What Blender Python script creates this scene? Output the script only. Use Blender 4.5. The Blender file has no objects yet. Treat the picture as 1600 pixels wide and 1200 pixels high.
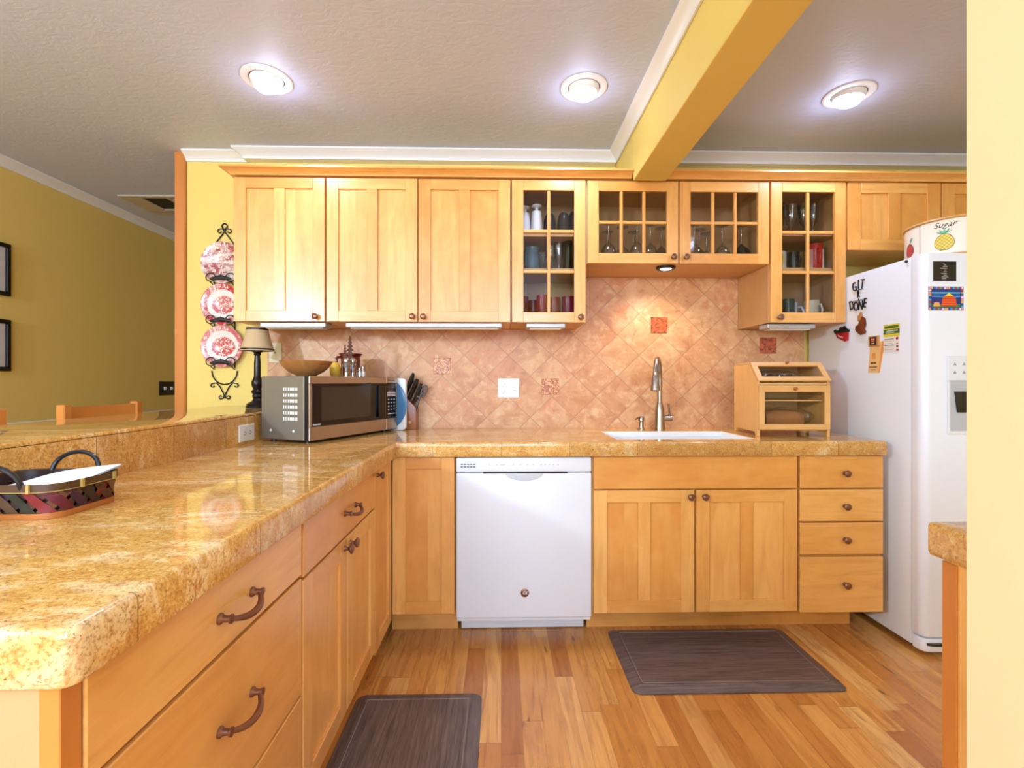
import bpy, bmesh, math, random
from mathutils import Vector, Matrix
R = random.Random(7)
sc = bpy.context.scene
COL = sc.collection
PI = math.pi

# ------------------------------------------------------------------ camera, world, light, exposure
cam_d = bpy.data.cameras.new('camera')
cam_d.sensor_width = 36.0
cam_d.lens = 733 / 1600 * 36.0
cam_d.shift_y = -3 / 1600
cam_d.clip_start = 0.02
cam = bpy.data.objects.new('camera', cam_d)
COL.objects.link(cam)
cam.location = (0, 0, 1.18)
cam.rotation_euler = (PI / 2, 0, -math.atan(17 / 733))
sc.camera = cam

world = bpy.data.worlds.new('world')
sc.world = world
world.use_nodes = True
world.node_tree.nodes['Background'].inputs[0].default_value = (0.72, 0.92, 1.22, 1)
world.node_tree.nodes['Background'].inputs[1].default_value = 1.2

def area_light(name, loc, rot, sx, sy, power, color):
    d = bpy.data.lights.new(name, 'AREA')
    d.shape = 'RECTANGLE'
    d.size, d.size_y = sx, sy
    d.energy = power
    d.color = color
    o = bpy.data.objects.new(name, d)
    COL.objects.link(o)
    o.location, o.rotation_euler = loc, rot
    return o

# fill light added at the made-up window behind the camera
area_light('rear_fill_light', (-0.3, -2.93, 1.5), (PI / 2, 0, 0), 3.4, 1.5, 84, (0.70, 0.93, 1.27))

sc.view_settings.view_transform = 'Standard'
sc.view_settings.look = 'None'
sc.view_settings.gamma = 1.0
sc.view_settings.use_curve_mapping = False
sc.view_settings.exposure = 0.36
sc.cycles.transparent_max_bounces = 24
sc.cycles.max_bounces = 10
sc.cycles.diffuse_bounces = 4
sc.cycles.caustics_reflective = False
sc.cycles.caustics_refractive = False
sc.cycles.sample_clamp_indirect = 6.0

LAMP_W = 12.5       # watts of one recessed ceiling lamp
LAMP_COL = (0.78, 0.90, 1.38)

# ------------------------------------------------------------------ helpers: colour, nodes, meshes
def lin(c):
    c = c / 255.0
    return c / 12.92 if c <= 0.04045 else ((c + 0.055) / 1.055) ** 2.4

def C(r, g, b):
    return (lin(r), lin(g), lin(b), 1.0)

class NT:
    def __init__(s, name):
        s.m = bpy.data.materials.new(name)
        s.m.use_nodes = True
        s.t = s.m.node_tree
        s.t.nodes.clear()
        s.out = s.t.nodes.new('ShaderNodeOutputMaterial')

    def n(s, typ, ins=None, **props):
        nd = s.t.nodes.new('ShaderNode' + typ)
        for k, v in props.items():
            setattr(nd, k, v)
        for k, v in (ins or {}).items():
            if isinstance(v, bpy.types.NodeSocket):
                s.t.links.new(v, nd.inputs[k])
            else:
                nd.inputs[k].default_value = v
        return nd

    def coord(s, which='Object'):
        return s.n('TexCoord').outputs[which]

    def map(s, vec, scale=(1, 1, 1), loc=(0, 0, 0), rot=(0, 0, 0)):
        return s.n('Mapping', {'Vector': vec, 'Scale': scale, 'Location': loc, 'Rotation': rot}).outputs[0]

    def noise(s, vec, scale, detail=3.0, rough=0.55, dist=0.0):
        return s.n('TexNoise', {'Vector': vec, 'Scale': scale, 'Detail': detail, 'Roughness': rough,
                                'Distortion': dist}).outputs['Fac']

    def math(s, op, a, b=0.0, c=None):
        ins = {0: a, 1: b}
        if c is not None:
            ins[2] = c
        return s.n('Math', ins, operation=op).outputs[0]

    def mix(s, fac, a, b, blend='MIX'):
        return s.n('Mix', {0: fac, 6: a, 7: b}, data_type='RGBA', blend_type=blend).outputs[2]

    def ramp(s, fac, stops, interp='LINEAR'):
        nd = s.n('ValToRGB', {'Fac': fac})
        nd.color_ramp.interpolation = interp
        el = nd.color_ramp.elements
        while len(el) < len(stops):
            el.new(0.5)
        for e, (p, c) in zip(el, stops):
            e.position = p
            e.color = c if len(c) == 4 else (*c, 1)
        return nd.outputs[0]

    def sep(s, vec):
        nd = s.n('SeparateXYZ', {0: vec})
        return nd.outputs[0], nd.outputs[1], nd.outputs[2]

    def comb(s, x, y, z):
        return s.n('CombineXYZ', {0: x, 1: y, 2: z}).outputs[0]

    def attr(s, name, out='Fac'):
        return s.n('Attribute', attribute_name=name).outputs[out]

    def bump(s, h, strength=0.2, dist=0.002):
        return s.n('Bump', {'Height': h, 'Strength': strength, 'Distance': dist}).outputs[0]

    def bsdf(s, color, rough=0.5, metal=0.0, normal=None, **kw):
        ins = {'Base Color': color, 'Roughness': rough, 'Metallic': metal}
        if normal is not None:
            ins['Normal'] = normal
        for k, v in kw.items():
            ins[k.replace('_', ' ')] = v
        b = s.n('BsdfPrincipled', ins)
        s.t.links.new(b.outputs[0], s.out.inputs[0])
        return s.m

    def done(s, shader):
        s.t.links.new(shader, s.out.inputs[0])
        return s.m

def plain(name, color, rough=0.5, metal=0.0, var=0.04, **kw):
    t = NT(name)
    nz = t.noise(t.coord(), 9.0, 3.0)
    dark = tuple(x * (1 - var * 2) for x in color[:3]) + (1,)
    c = t.mix(nz, dark, color)
    return t.bsdf(c, rough, metal, **kw)

def wood(name, ca, cb, rough=0.32, dark=0.88, coat=0.38):
    t = NT(name)
    uv = t.coord('UV')
    tint = t.attr('tint')
    big = t.noise(t.map(uv, (1.6, 11, 1)), 2.0, 4.0, 0.6, 0.8)
    fine = t.noise(t.map(uv, (6, 190, 1)), 2.0, 2.0, 0.5)
    blot = t.noise(t.map(uv, (5, 6, 1)), 1.4, 2.0)
    c = t.mix(tint, ca, cb)
    dk = tuple(x * dark for x in ca[:3]) + (1,)
    c = t.mix(t.ramp(big, [(0.40, (0, 0, 0)), (0.72, (0.6, 0.6, 0.6))]), c, dk)
    c = t.mix(t.math('MULTIPLY', fine, 0.16), c, tuple(x * 0.62 for x in ca[:3]) + (1,))
    c = t.mix(t.ramp(blot, [(0.45, (0, 0, 0)), (0.75, (0.4, 0.4, 0.4))]), c, cb)
    return t.bsdf(c, rough, 0.0, t.bump(fine, 0.05, 0.001), Coat_Weight=coat, Coat_Roughness=0.24)

def paint(name, rough=0.4, metal=0.0, **kw):
    t = NT(name)
    return t.bsdf(t.attr('col', 'Color'), rough, metal, **kw)

def clear(name, tint=(1, 1, 1, 1), gloss=0.10, edge=0.55, rough=0.02, rim=0.35):
    t = NT(name)
    lw0 = t.n('LayerWeight', {'Blend': 0.5}).outputs['Facing']
    dk = tuple(x * rim for x in tint[:3]) + (1,)
    tc = t.mix(t.math('POWER', lw0, 1.6), tint, dk)
    tr = t.n('BsdfTransparent', {'Color': tc}).outputs[0]
    gl = t.n('BsdfGlossy', {'Color': (1, 1, 1, 1), 'Roughness': rough}).outputs[0]
    lw = t.n('LayerWeight', {'Blend': 0.35}).outputs['Facing']
    f = t.math('MULTIPLY_ADD', t.math('POWER', lw, 2.2), edge, gloss)
    return t.done(t.n('MixShader', {0: f, 1: tr, 2: gl}).outputs[0])

class MB:
    def __init__(s):
        s.bm = bmesh.new()
        s.uv = s.bm.loops.layers.uv.new('UVMap')
        s.col = s.bm.loops.layers.float_color.new('col')
        s.tint = s.bm.faces.layers.float.new('tint')
        s.c = (1, 1, 1, 1)
        s.tv = None

    def merge(s, tb, grain=None, smooth=False, M=None):
        tb.normal_update()
        vs = list(tb.verts)
        if grain is None:
            ext = [max(v.co[i] for v in vs) - min(v.co[i] for v in vs) for i in range(3)]
            grain = ext.index(max(ext))
        ou, ov = R.uniform(0, 40), R.uniform(0, 40)
        tv = R.random() if s.tv is None else s.tv
        vm = {}
        for v in vs:
            vm[v] = s.bm.verts.new(M @ v.co if M else v.co)
        for f in tb.faces:
            try:
                nf = s.bm.faces.new([vm[v] for v in f.verts])
            except ValueError:
                continue
            nf.smooth = smooth
            nf[s.tint] = tv
            n = [abs(x) for x in f.normal]
            na = n.index(max(n))
            rest = [i for i in range(3) if i != na]
            if grain in rest:
                ua, va = grain, [i for i in rest if i != grain][0]
            else:
                ua, va = rest
            for l0, l1 in zip(f.loops, nf.loops):
                l1[s.uv].uv = (l0.vert.co[ua] + ou, l0.vert.co[va] + ov)
                l1[s.col] = s.c
        tb.free()
        return s

    def box(s, a, b, bev=0.0, grain=None, M=None, seg=1):
        lo = [min(x, y) for x, y in zip(a, b)]
        hi = [max(x, y) for x, y in zip(a, b)]
        tb = bmesh.new()
        v = [tb.verts.new((x, y, z)) for x in (lo[0], hi[0]) for y in (lo[1], hi[1]) for z in (lo[2], hi[2])]
        for f in ((0, 1, 3, 2), (4, 6, 7, 5), (0, 4, 5, 1), (2, 3, 7, 6), (0, 2, 6, 4), (1, 5, 7, 3)):
            tb.faces.new([v[i] for i in f])
        bev = min(bev, 0.45 * min(h - l for h, l in zip(hi, lo)))
        if bev > 0:
            bmesh.ops.bevel(tb, geom=tb.edges[:], offset=bev, segments=seg, profile=0.5, affect='EDGES')
        return s.merge(tb, grain, bev > 0 and seg > 1, M)

    def prism(s, pts, a0, a1, axis='z', bev=0.0, M=None, grain=None, smooth=False, seg=2):
        tb = bmesh.new()
        def P(p, h):
            return {'z': (p[0], p[1], h), 'y': (p[0], h, p[1]), 'x': (h, p[0], p[1])}[axis]
        lo = [tb.verts.new(P(p, a0)) for p in pts]
        hi = [tb.verts.new(P(p, a1)) for p in pts]
        k = len(pts)
        f0 = tb.faces.new(lo)
        f1 = tb.faces.new(hi)
        for i in range(k):
            tb.faces.new([lo[i], lo[(i + 1) % k], hi[(i + 1) % k], hi[i]])
        bmesh.ops.recalc_face_normals(tb, faces=tb.faces[:])
        if bev > 0:
            ed = list(set(f0.edges[:] + f1.edges[:]))
            bmesh.ops.bevel(tb, geom=ed, offset=bev, segments=seg, profile=0.5, affect='EDGES')
        return s.merge(tb, grain, smooth, M)

    def lathe(s, prof, o=(0, 0, 0), axis=(0, 0, 1), seg=24, M=None, smooth=True, sx=1.0):
        tb = bmesh.new()
        rot = Vector((0, 0, 1)).rotation_difference(Vector(axis)).to_matrix().to_4x4()
        T = Matrix.Translation(o) @ rot
        rings = []
        for r, z in prof:
            if r < 1e-6:
                rings.append([tb.verts.new(T @ Vector((0, 0, z)))])
            else:
                rings.append([tb.verts.new(T @ Vector((r * sx * math.cos(2 * PI * i / seg), r * math.sin(2 * PI * i / seg), z)))
                              for i in range(seg)])
        for a, b in zip(rings, rings[1:]):
            for i in range(seg):
                j = (i + 1) % seg
                if len(a) == 1 and len(b) == 1:
                    continue
                if len(a) == 1:
                    tb.faces.new([a[0], b[j], b[i]])
                elif len(b) == 1:
                    tb.faces.new([a[i], a[j], b[0]])
                else:
                    tb.faces.new([a[i], a[j], b[j], b[i]])
        for rg in (rings[0], rings[-1]):
            if len(rg) > 1 and rings[0] is not rings[-1] and not s.open_ends:
                tb.faces.new(rg)
        bmesh.ops.recalc_face_normals(tb, faces=tb.faces[:])
        return s.merge(tb, 2, smooth, M)
    open_ends = False

    def cyl(s, o, r, h, axis=(0, 0, 1), seg=24, M=None, bev=0.0):
        if bev:
            return s.lathe([(0, 0), (r - bev, 0), (r, bev), (r, h - bev), (r - bev, h), (0, h)], o, axis, seg, M)
        return s.lathe([(0, 0), (r, 0), (r, h), (0, h)], o, axis, seg, M)

    def tube(s, path, rad, seg=8, closed=False, M=None, flat=1.0):
        tb = bmesh.new()
        pts = [Vector(p) for p in path]
        k = len(pts)
        rads = rad if isinstance(rad, (list, tuple)) else [rad] * k
        tang = []
        for i in range(k):
            if closed:
                d = pts[(i + 1) % k] - pts[i - 1]
            else:
                d = pts[min(i + 1, k - 1)] - pts[max(i - 1, 0)]
            tang.append(d.normalized())
        up = Vector((0, 0, 1)) if abs(tang[0].z) < 0.9 else Vector((1, 0, 0))
        nrm = (up - tang[0] * up.dot(tang[0])).normalized()
        rings = []
        for i in range(k):
            nrm = (nrm - tang[i] * nrm.dot(tang[i])).normalized()
            bi = tang[i].cross(nrm)
            rings.append([tb.verts.new(pts[i] + nrm * rads[i] * flat * math.cos(2 * PI * j / seg) + bi * rads[i] * math.sin(2 * PI * j / seg))
                          for j in range(seg)])
        rr = list(zip(rings, rings[1:])) + ([(rings[-1], rings[0])] if closed else [])
        for a, b in rr:
            for j in range(seg):
                q = (j + 1) % seg
                tb.faces.new([a[j], a[q], b[q], b[j]])
        if not closed:
            tb.faces.new(rings[0])
            tb.faces.new(rings[-1])
        bmesh.ops.recalc_face_normals(tb, faces=tb.faces[:])
        return s.merge(tb, None, True, M)

    def sweep(s, prof, path, grain=None, smooth=False, M=None):
        """profile [(outward, z)] carried along a horizontal polyline; outward = right-hand side"""
        tb = bmesh.new()
        pts = [Vector(p) for p in path]
        nr = []
        for a, b in zip(pts, pts[1:]):
            d = (b - a).normalized()
            nr.append(Vector((d.y, -d.x)))
        rings = []
        for i, p in enumerate(pts):
            if i == 0:
                m = nr[0]
            elif i == len(pts) - 1:
                m = nr[-1]
            else:
                m = (nr[i - 1] + nr[i]) / (1 + nr[i - 1].dot(nr[i]))
            rings.append([tb.verts.new((p.x + m.x * o, p.y + m.y * o, z)) for o, z in prof])
        k = len(prof)
        for a, b in zip(rings, rings[1:]):
            for j in range(k):
                q = (j + 1) % k
                tb.faces.new([a[j], a[q], b[q], b[j]])
        tb.faces.new(rings[0])
        tb.faces.new(rings[-1])
        bmesh.ops.recalc_face_normals(tb, faces=tb.faces[:])
        return s.merge(tb, grain, smooth, M)

    def loft(s, rings, smooth=True, M=None, cap=True, closed=True):
        tb = bmesh.new()
        rv = [[tb.verts.new(p) for p in rg] for rg in rings]
        for a, b in zip(rv, rv[1:]):
            k = len(a)
            for j in range(k if closed else k - 1):
                q = (j + 1) % k
                tb.faces.new([a[j], a[q], b[q], b[j]])
        if cap:
            tb.faces.new(rv[0])
            tb.faces.new(rv[-1])
        bmesh.ops.recalc_face_normals(tb, faces=tb.faces[:])
        return s.merge(tb, None, smooth, M)

    def ball(s, o, r, sub=2, scale=(1, 1, 1), M=None, jitter=0.0):
        tb = bmesh.new()
        bmesh.ops.create_icosphere(tb, subdivisions=sub, radius=1.0)
        for v in tb.verts:
            j = 1 + R.uniform(-jitter, jitter)
            v.co = Vector((o[0] + v.co.x * r * scale[0] * j, o[1] + v.co.y * r * scale[1] * j, o[2] + v.co.z * r * scale[2] * j))
        return s.merge(tb, None, True, M)

    def text(s, body, size, M, depth=0.0006, shear=0.0):
        cu = bpy.data.curves.new('lettering', 'FONT')
        cu.body, cu.size, cu.extrude, cu.shear = body, size, depth, shear
        cu.align_x, cu.align_y = 'CENTER', 'CENTER'
        cu.resolution_u = 3
        ob = bpy.data.objects.new('lettering', cu)
        COL.objects.link(ob)
        dg = bpy.context.evaluated_depsgraph_get()
        me = bpy.data.meshes.new_from_object(ob.evaluated_get(dg))
        tb = bmesh.new()
        tb.from_mesh(me)
        bpy.data.objects.remove(ob)
        bpy.data.curves.remove(cu)
        bpy.data.meshes.remove(me)
        return s.merge(tb, 0, False, M)

    def build(s, name, mat, parent=None, label=None, local=False, sharp=35):
        me = bpy.data.meshes.new(name)
        s.bm.normal_update()
        w = Vector(WL.get(parent.name, (0, 0, 0))) if parent else Vector((0, 0, 0))
        if parent and not local:
            for v in s.bm.verts:
                v.co -= w
        s.bm.to_mesh(me)
        s.bm.free()
        me.set_sharp_from_angle(angle=math.radians(sharp))
        me.materials.append(mat)
        o = bpy.data.objects.new(name, me)
        COL.objects.link(o)
        if parent:
            o.parent = parent
        WL[o.name] = w
        if label:
            o['label'] = label
        return o

WL = {}

def tag(o, label, cat, group=None, kind=None):
    o['label'], o['category'] = label, cat
    if group:
        o['group'] = group
    if kind:
        o['kind'] = kind
    return o

def thing(name, label, cat, loc=(0, 0, 0), group=None, rz=0.0):
    o = bpy.data.objects.new(name, None)
    o.empty_display_size = 0.05
    COL.objects.link(o)
    o.location = loc
    o.rotation_euler = (0, 0, rz)
    WL[o.name] = Vector(loc)
    return tag(o, label, cat, group)

def struct(name, mb, mat):
    o = mb.build(name, mat)
    o['kind'] = 'structure'
    return o

def dup(src, loc, label, group=None, rz=None):
    r = src.copy()
    COL.objects.link(r)
    r.location = loc
    r['label'] = label
    if rz is not None:
        r.rotation_euler = (0, 0, rz)
    if group:
        r['group'] = group
    for ch in list(src.children):
        c = ch.copy()
        COL.objects.link(c)
        c.parent = r
        for g in list(ch.children):
            d = g.copy()
            COL.objects.link(d)
            d.parent = c
    return r

def S(f):                      # a front that faces the camera (towards -Y), at y = f
    def m(u, d, w):
        return (u, f - d, w)
    m.ax = (0, -1, 0)
    m.gu, m.gw = 0, 2
    return m

def Ea(f):                     # a front that faces right (towards +X), at x = f
    def m(u, d, w):
        return (f + d, u, w)
    m.ax = (1, 0, 0)
    m.gu, m.gw = 1, 2
    return m

def rrect(x0, y0, x1, y1, r, seg=5, which=(1, 1, 1, 1)):
    out = []
    for (cx, cy, a0, px, py), on in zip(((x0 + r, y0 + r, PI, x0, y0), (x1 - r, y0 + r, 1.5 * PI, x1, y0),
                                         (x1 - r, y1 - r, 0, x1, y1), (x0 + r, y1 - r, 0.5 * PI, x0, y1)), which):
        if on:
            for i in range(seg + 1):
                a = a0 + PI / 2 * i / seg
                out.append((cx + r * math.cos(a), cy + r * math.sin(a)))
        else:
            out.append((px, py))
    return out

ORD = ['first', 'second', 'third', 'fourth', 'fifth', 'sixth', 'seventh', 'eighth', 'ninth', 'tenth']

# text matrices: lettering that reads correctly on a face looking towards -Y or towards -X
def MY(x, y, z):
    return Matrix.Translation((x, y, z)) @ Matrix(((1, 0, 0, 0), (0, 0, -1, 0), (0, 1, 0, 0), (0, 0, 0, 1)))

def MX(x, y, z, roll=0.0):
    return Matrix.Translation((x, y, z)) @ Matrix(((0, 0, -1, 0), (-1, 0, 0, 0), (0, 1, 0, 0), (0, 0, 0, 1))) @ Matrix.Rotation(roll, 4, 'Z')

# ------------------------------------------------------------------ materials
m_maple = wood('honey_maple', C(218, 146, 66), C(240, 183, 104))
m_maple_lo = m_maple
m_pale = wood('pale_maple_panel', C(192, 148, 102), C(202, 162, 116), rough=0.45, coat=0.1)
m_stool = wood('orange_wood', C(206, 128, 56), C(216, 140, 66), rough=0.4)
m_post = wood('orange_trim_wood', C(198, 120, 52), C(206, 128, 58), rough=0.4)
m_box = wood('bamboo', C(214, 160, 92), C(226, 176, 108), rough=0.45, coat=0.05)
m_bowl = wood('bowl_wood', C(124, 76, 36), C(176, 120, 64), rough=0.35, coat=0.2)
m_block = wood('block_wood', C(150, 84, 34), C(165, 95, 40), rough=0.4)
m_inside = wood('cabinet_inside', C(204, 156, 102), C(214, 168, 114), rough=0.5, coat=0.0)

def mk_wall(name, c, sc_=1.0):
    t = NT(name)
    co = t.coord()
    bp = t.noise(co, 60 * sc_, 4.0, 0.6)
    nz = t.noise(co, 1.5, 3.0)
    return t.bsdf(t.mix(nz, tuple(x * 0.95 for x in c[:3]) + (1,), c), 0.6, 0.0, t.bump(bp, 0.12, 0.002))
m_yellow = mk_wall('yellow_paint', C(234, 206, 112))
m_dining = mk_wall('mustard_paint', C(234, 203, 112))
m_cream = mk_wall('pale_yellow_paint', C(224, 206, 158))
m_beam = m_yellow
m_white = plain('white_trim_paint', C(232, 230, 226), 0.35, var=0.01)

def mk_ceiling():
    t = NT('ceiling_plaster')
    co = t.coord()
    bp = t.noise(t.map(co, (5, 9, 1)), 3.0, 5.0, 0.6, 1.0)
    return t.bsdf(C(198, 206, 229), 0.5, 0.0, t.bump(bp, 0.28, 0.006))
m_ceiling = mk_ceiling()

def mk_floor():
    t = NT('oak_planks')
    co = t.coord()
    x, y, z = t.sep(co)
    xs = t.math('DIVIDE', x, 0.072)
    row = t.math('FLOOR', xs)
    roff = t.n('TexWhiteNoise', {'W': row}, noise_dimensions='1D').outputs[0]
    ys = t.math('ADD', t.math('DIVIDE', y, 0.85), t.math('MULTIPLY', roff, 7.3))
    cellv = t.comb(row, t.math('FLOOR', ys), 0.0)
    wn = t.n('TexWhiteNoise', {'Vector': cellv}, noise_dimensions='2D').outputs[0]
    wn2 = t.n('TexWhiteNoise', {'Vector': t.n('VectorMath', {0: cellv, 1: (17.3, 5.1, 0)}, operation='ADD').outputs[0]},
              noise_dimensions='2D').outputs[0]
    base = t.ramp(wn, [(0.0, C(182, 112, 46)), (0.25, C(204, 134, 58)), (0.5, C(220, 152, 74)), (0.75, C(230, 168, 90)),
                       (0.9, C(196, 124, 52)), (1.0, C(238, 186, 112))])
    gv = t.comb(t.math('MULTIPLY', x, 17), t.math('MULTIPLY_ADD', y, 1.4, t.math('MULTIPLY', wn2, 60)), wn2)
    g1 = t.noise(gv, 1.6, 4.0, 0.6, 1.6)
    gv2 = t.comb(t.math('MULTIPLY', x, 240), t.math('MULTIPLY', y, 6), wn2)
    g2 = t.noise(gv2, 1.0, 2.0)
    c = t.mix(t.ramp(g1, [(0.46, (0, 0, 0)), (0.74, (0.7, 0.7, 0.7))]), base, C(152, 80, 26))
    c = t.mix(t.math('MULTIPLY', t.ramp(g2, [(0.45, (0, 0, 0)), (0.75, (1, 1, 1))]), 0.22), c, C(140, 78, 30))
    kn = t.noise(t.comb(t.math('MULTIPLY', x, 9), t.math('MULTIPLY', y, 3.2), wn2), 2.0, 2.0, 0.5, 0.6)
    c = t.mix(t.ramp(kn, [(0.70, (0, 0, 0)), (0.77, (0.85, 0.85, 0.85))]), c, C(84, 42, 14))
    fx = t.math('FRACT', xs)
    fy = t.math('FRACT', ys)
    gap = t.math('MAXIMUM', t.math('LESS_THAN', fx, 0.018), t.math('LESS_THAN', fy, 0.003))
    c = t.mix(t.math('MULTIPLY', gap, 0.55), c, C(70, 36, 12))
    return t.bsdf(c, t.math('MULTIPLY_ADD', g1, 0.10, 0.22), 0.0, t.bump(g2, 0.06, 0.001), Coat_Weight=0.2, Coat_Roughness=0.12)
m_floor = mk_floor()

def mk_granite(name, joints=0.0, k=1.0):
    t = NT(name)
    co = t.coord()
    big = t.noise(t.map(co, (1.6, 4.6, 2.2), rot=(0, 0, 0.75)), 1.7, 6.0, 0.7, 1.0)
    mid = t.noise(t.map(co, (16, 46, 22), rot=(0, 0, 0.75)), 1.6, 5.0, 0.65, 0.6)
    gr = t.noise(co, 210.0, 3.0, 0.75)
    sp = t.noise(t.map(co, (42, 110, 60), rot=(0, 0, 0.75)), 1.6, 3.0, 0.6)
    c = t.ramp(big, [(0.30, C(194, 138, 62)), (0.45, C(216, 164, 82)), (0.55, C(226, 176, 96)), (0.63, C(244, 216, 160)), (0.70, C(206, 138, 72)), (0.8, C(222, 170, 96))])
    c = t.mix(t.ramp(mid, [(0.36, (0.6, 0.6, 0.6)), (0.50, (0, 0, 0))]), c, C(190, 122, 52))
    c = t.mix(t.ramp(mid, [(0.58, (0, 0, 0)), (0.70, (0.65, 0.65, 0.65))]), c, C(246, 222, 170))
    c = t.mix(t.ramp(gr, [(0.36, (0.75, 0.75, 0.75)), (0.48, (0, 0, 0))]), c, C(162, 102, 44))
    c = t.mix(t.ramp(gr, [(0.56, (0, 0, 0)), (0.68, (0.6, 0.6, 0.6))]), c, C(248, 216, 150))
    c = t.mix(t.ramp(sp, [(0.66, (0, 0, 0)), (0.70, (0.9, 0.9, 0.9))]), c, C(88, 44, 28))
    if joints:
        x, y, z = t.sep(co)
        jx = t.math('DIVIDE', x, joints)
        jy = t.math('DIVIDE', y, joints)
        wn = t.n('TexWhiteNoise', {'Vector': t.comb(t.math('FLOOR', jx), t.math('FLOOR', jy), 0.0)}, noise_dimensions='2D').outputs[0]
        c = t.mix(t.math('MULTIPLY', wn, 0.45), c, C(146, 100, 62))
        ln = t.math('MAXIMUM', t.math('LESS_THAN', t.math('FRACT', jx), 0.008), t.math('LESS_THAN', t.math('FRACT', jy), 0.008))
        c = t.mix(t.math('MULTIPLY', ln, 0.6), c, C(110, 70, 36))
    return t.bsdf(c, 0.06 if not joints else 0.14, 0.0, None, Specular_IOR_Level=0.62)
m_granite = mk_granite('gold_granite')
m_granite_e = mk_granite('gold_granite_edge', 0.302)

def mk_tile():
    t = NT('terracotta_tiles')
    co = t.coord()
    x, y, z = t.sep(co)
    u = t.math('DIVIDE', t.math('ADD', x, 0.341), 0.2555)
    v = t.math('DIVIDE', t.math('ADD', z, -1.273), 0.2420)
    a = t.math('ADD', u, v)
    b = t.math('SUBTRACT', u, v)
    wn = t.n('TexWhiteNoise', {'Vector': t.comb(t.math('FLOOR', a), t.math('FLOOR', b), 3.0)}, noise_dimensions='3D').outputs[0]
    off = t.comb(t.math('MULTIPLY', wn, 31.0), 0.0, t.math('MULTIPLY', wn, 17.0))
    pv = t.n('VectorMath', {0: co, 1: off}, operation='ADD').outputs[0]
    n1 = t.noise(pv, 5.0, 5.0, 0.65, 0.6)
    n2 = t.noise(pv, 16.0, 5.0, 0.7, 0.4)
    c = t.ramp(n1, [(0.30, C(180, 122, 82)), (0.44, C(202, 148, 102)), (0.56, C(216, 170, 124)), (0.70, C(204, 126, 78))])
    c = t.mix(t.math('MULTIPLY', wn, 0.55), c, C(196, 124, 76))
    c = t.mix(t.ramp(n2, [(0.52, (0, 0, 0)), (0.72, (0.75, 0.75, 0.75))]), c, C(230, 194, 150))
    c = t.mix(t.ramp(n2, [(0.30, (0.6, 0.6, 0.6)), (0.42, (0, 0, 0))]), c, C(160, 102, 70))
    def edge(q):
        f = t.math('FRACT', q)
        return t.math('MINIMUM', f, t.math('SUBTRACT', 1.0, f))
    e = t.math('MINIMUM', edge(a), edge(b))
    c = t.mix(t.math('MULTIPLY', t.math('LESS_THAN', e, 0.010), 0.7), c, C(150, 112, 86))
    h = t.math('ADD', t.math('MULTIPLY', n2, 0.25), t.math('MINIMUM', t.math('MULTIPLY', e, 25.0), 1.0))
    return t.bsdf(c, 0.42, 0.0, t.bump(h, 0.25, 0.002))
m_tile = mk_tile()

def mk_accent(name, ca, cb, cc, scale=130.0):
    t = NT(name)
    nz = t.noise(t.coord(), scale, 3.0, 0.7)
    c = t.ramp(nz, [(0.36, ca), (0.5, cb), (0.62, cc)])
    return t.bsdf(c, 0.3)
m_acc_gold = mk_accent('copper_fleck_tile', C(110, 50, 24), C(196, 104, 44), C(240, 200, 130))
m_acc_red = mk_accent('rust_leaf_tile', C(74, 48, 42), C(182, 82, 44), C(198, 104, 62), 55.0)

def mk_mat():
    t = NT('brown_mat')
    co = t.coord()
    a = t.noise(t.map(co, (3, 60, 1)), 1.6, 4.0, 0.6, 0.5)
    b = t.noise(t.map(co, (10, 260, 1)), 1.6, 2.0)
    c = t.ramp(t.math('MULTIPLY_ADD', b, 0.3, t.math('MULTIPLY', a, 0.7)), [(0.36, C(72, 54, 46)), (0.66, C(122, 102, 92))])
    return t.bsdf(c, 0.42, 0.0, t.bump(b, 0.15, 0.001))
m_mat = mk_mat()
def mk_mat_y():
    t = NT('brown_mat_lengthwise')
    co = t.coord()
    a = t.noise(t.map(co, (60, 3, 1)), 1.6, 4.0, 0.6, 0.5)
    b = t.noise(t.map(co, (260, 10, 1)), 1.6, 2.0)
    c = t.ramp(t.math('MULTIPLY_ADD', b, 0.3, t.math('MULTIPLY', a, 0.7)), [(0.36, C(72, 54, 46)), (0.66, C(122, 102, 92))])
    return t.bsdf(c, 0.42, 0.0, t.bump(b, 0.15, 0.001))
m_mat_y = mk_mat_y()
m_appl = plain('white_enamel', C(226, 228, 230), 0.28, var=0.01)
m_fridge = plain('fridge_enamel', C(234, 237, 243), 0.35, var=0.01)
m_ceram = plain('white_ceramic', C(238, 238, 236), 0.15, var=0.01)
m_plastic = plain('white_plastic', C(234, 232, 226), 0.35, var=0.01)
m_ivory = plain('ivory_plastic', C(228, 216, 184), 0.4, var=0.01)
m_grey = plain('grey_plastic', C(150, 150, 150), 0.4)
m_dark = plain('dark_plastic', C(28, 27, 28), 0.25)
m_black = plain('black_gloss', C(10, 10, 11), 0.08)
m_slot = plain('black_slot', C(14, 12, 12), 0.6)
m_iron = plain('wrought_iron', C(34, 26, 22), 0.45, 0.3)
m_bronze = plain('antique_bronze', C(150, 106, 82), 0.34, 0.8, var=0.2)
m_lampbase = plain('dark_pewter', C(64, 54, 50), 0.28, 0.7, var=0.35)
m_shade = plain('tan_lamp_shade', C(206, 176, 134), 0.8)
m_steel = plain('stainless_steel', C(176, 164, 150), 0.28, 0.9, var=0.03)
m_silver = plain('grey_painted_steel', C(132, 124, 110), 0.4, 0.35, var=0.02)
m_alu = plain('grey_light_housing', C(178, 174, 170), 0.35, 0.3, var=0.02)
m_nickel = plain('brushed_nickel', C(170, 158, 144), 0.27, 1.0, var=0.05)
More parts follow.
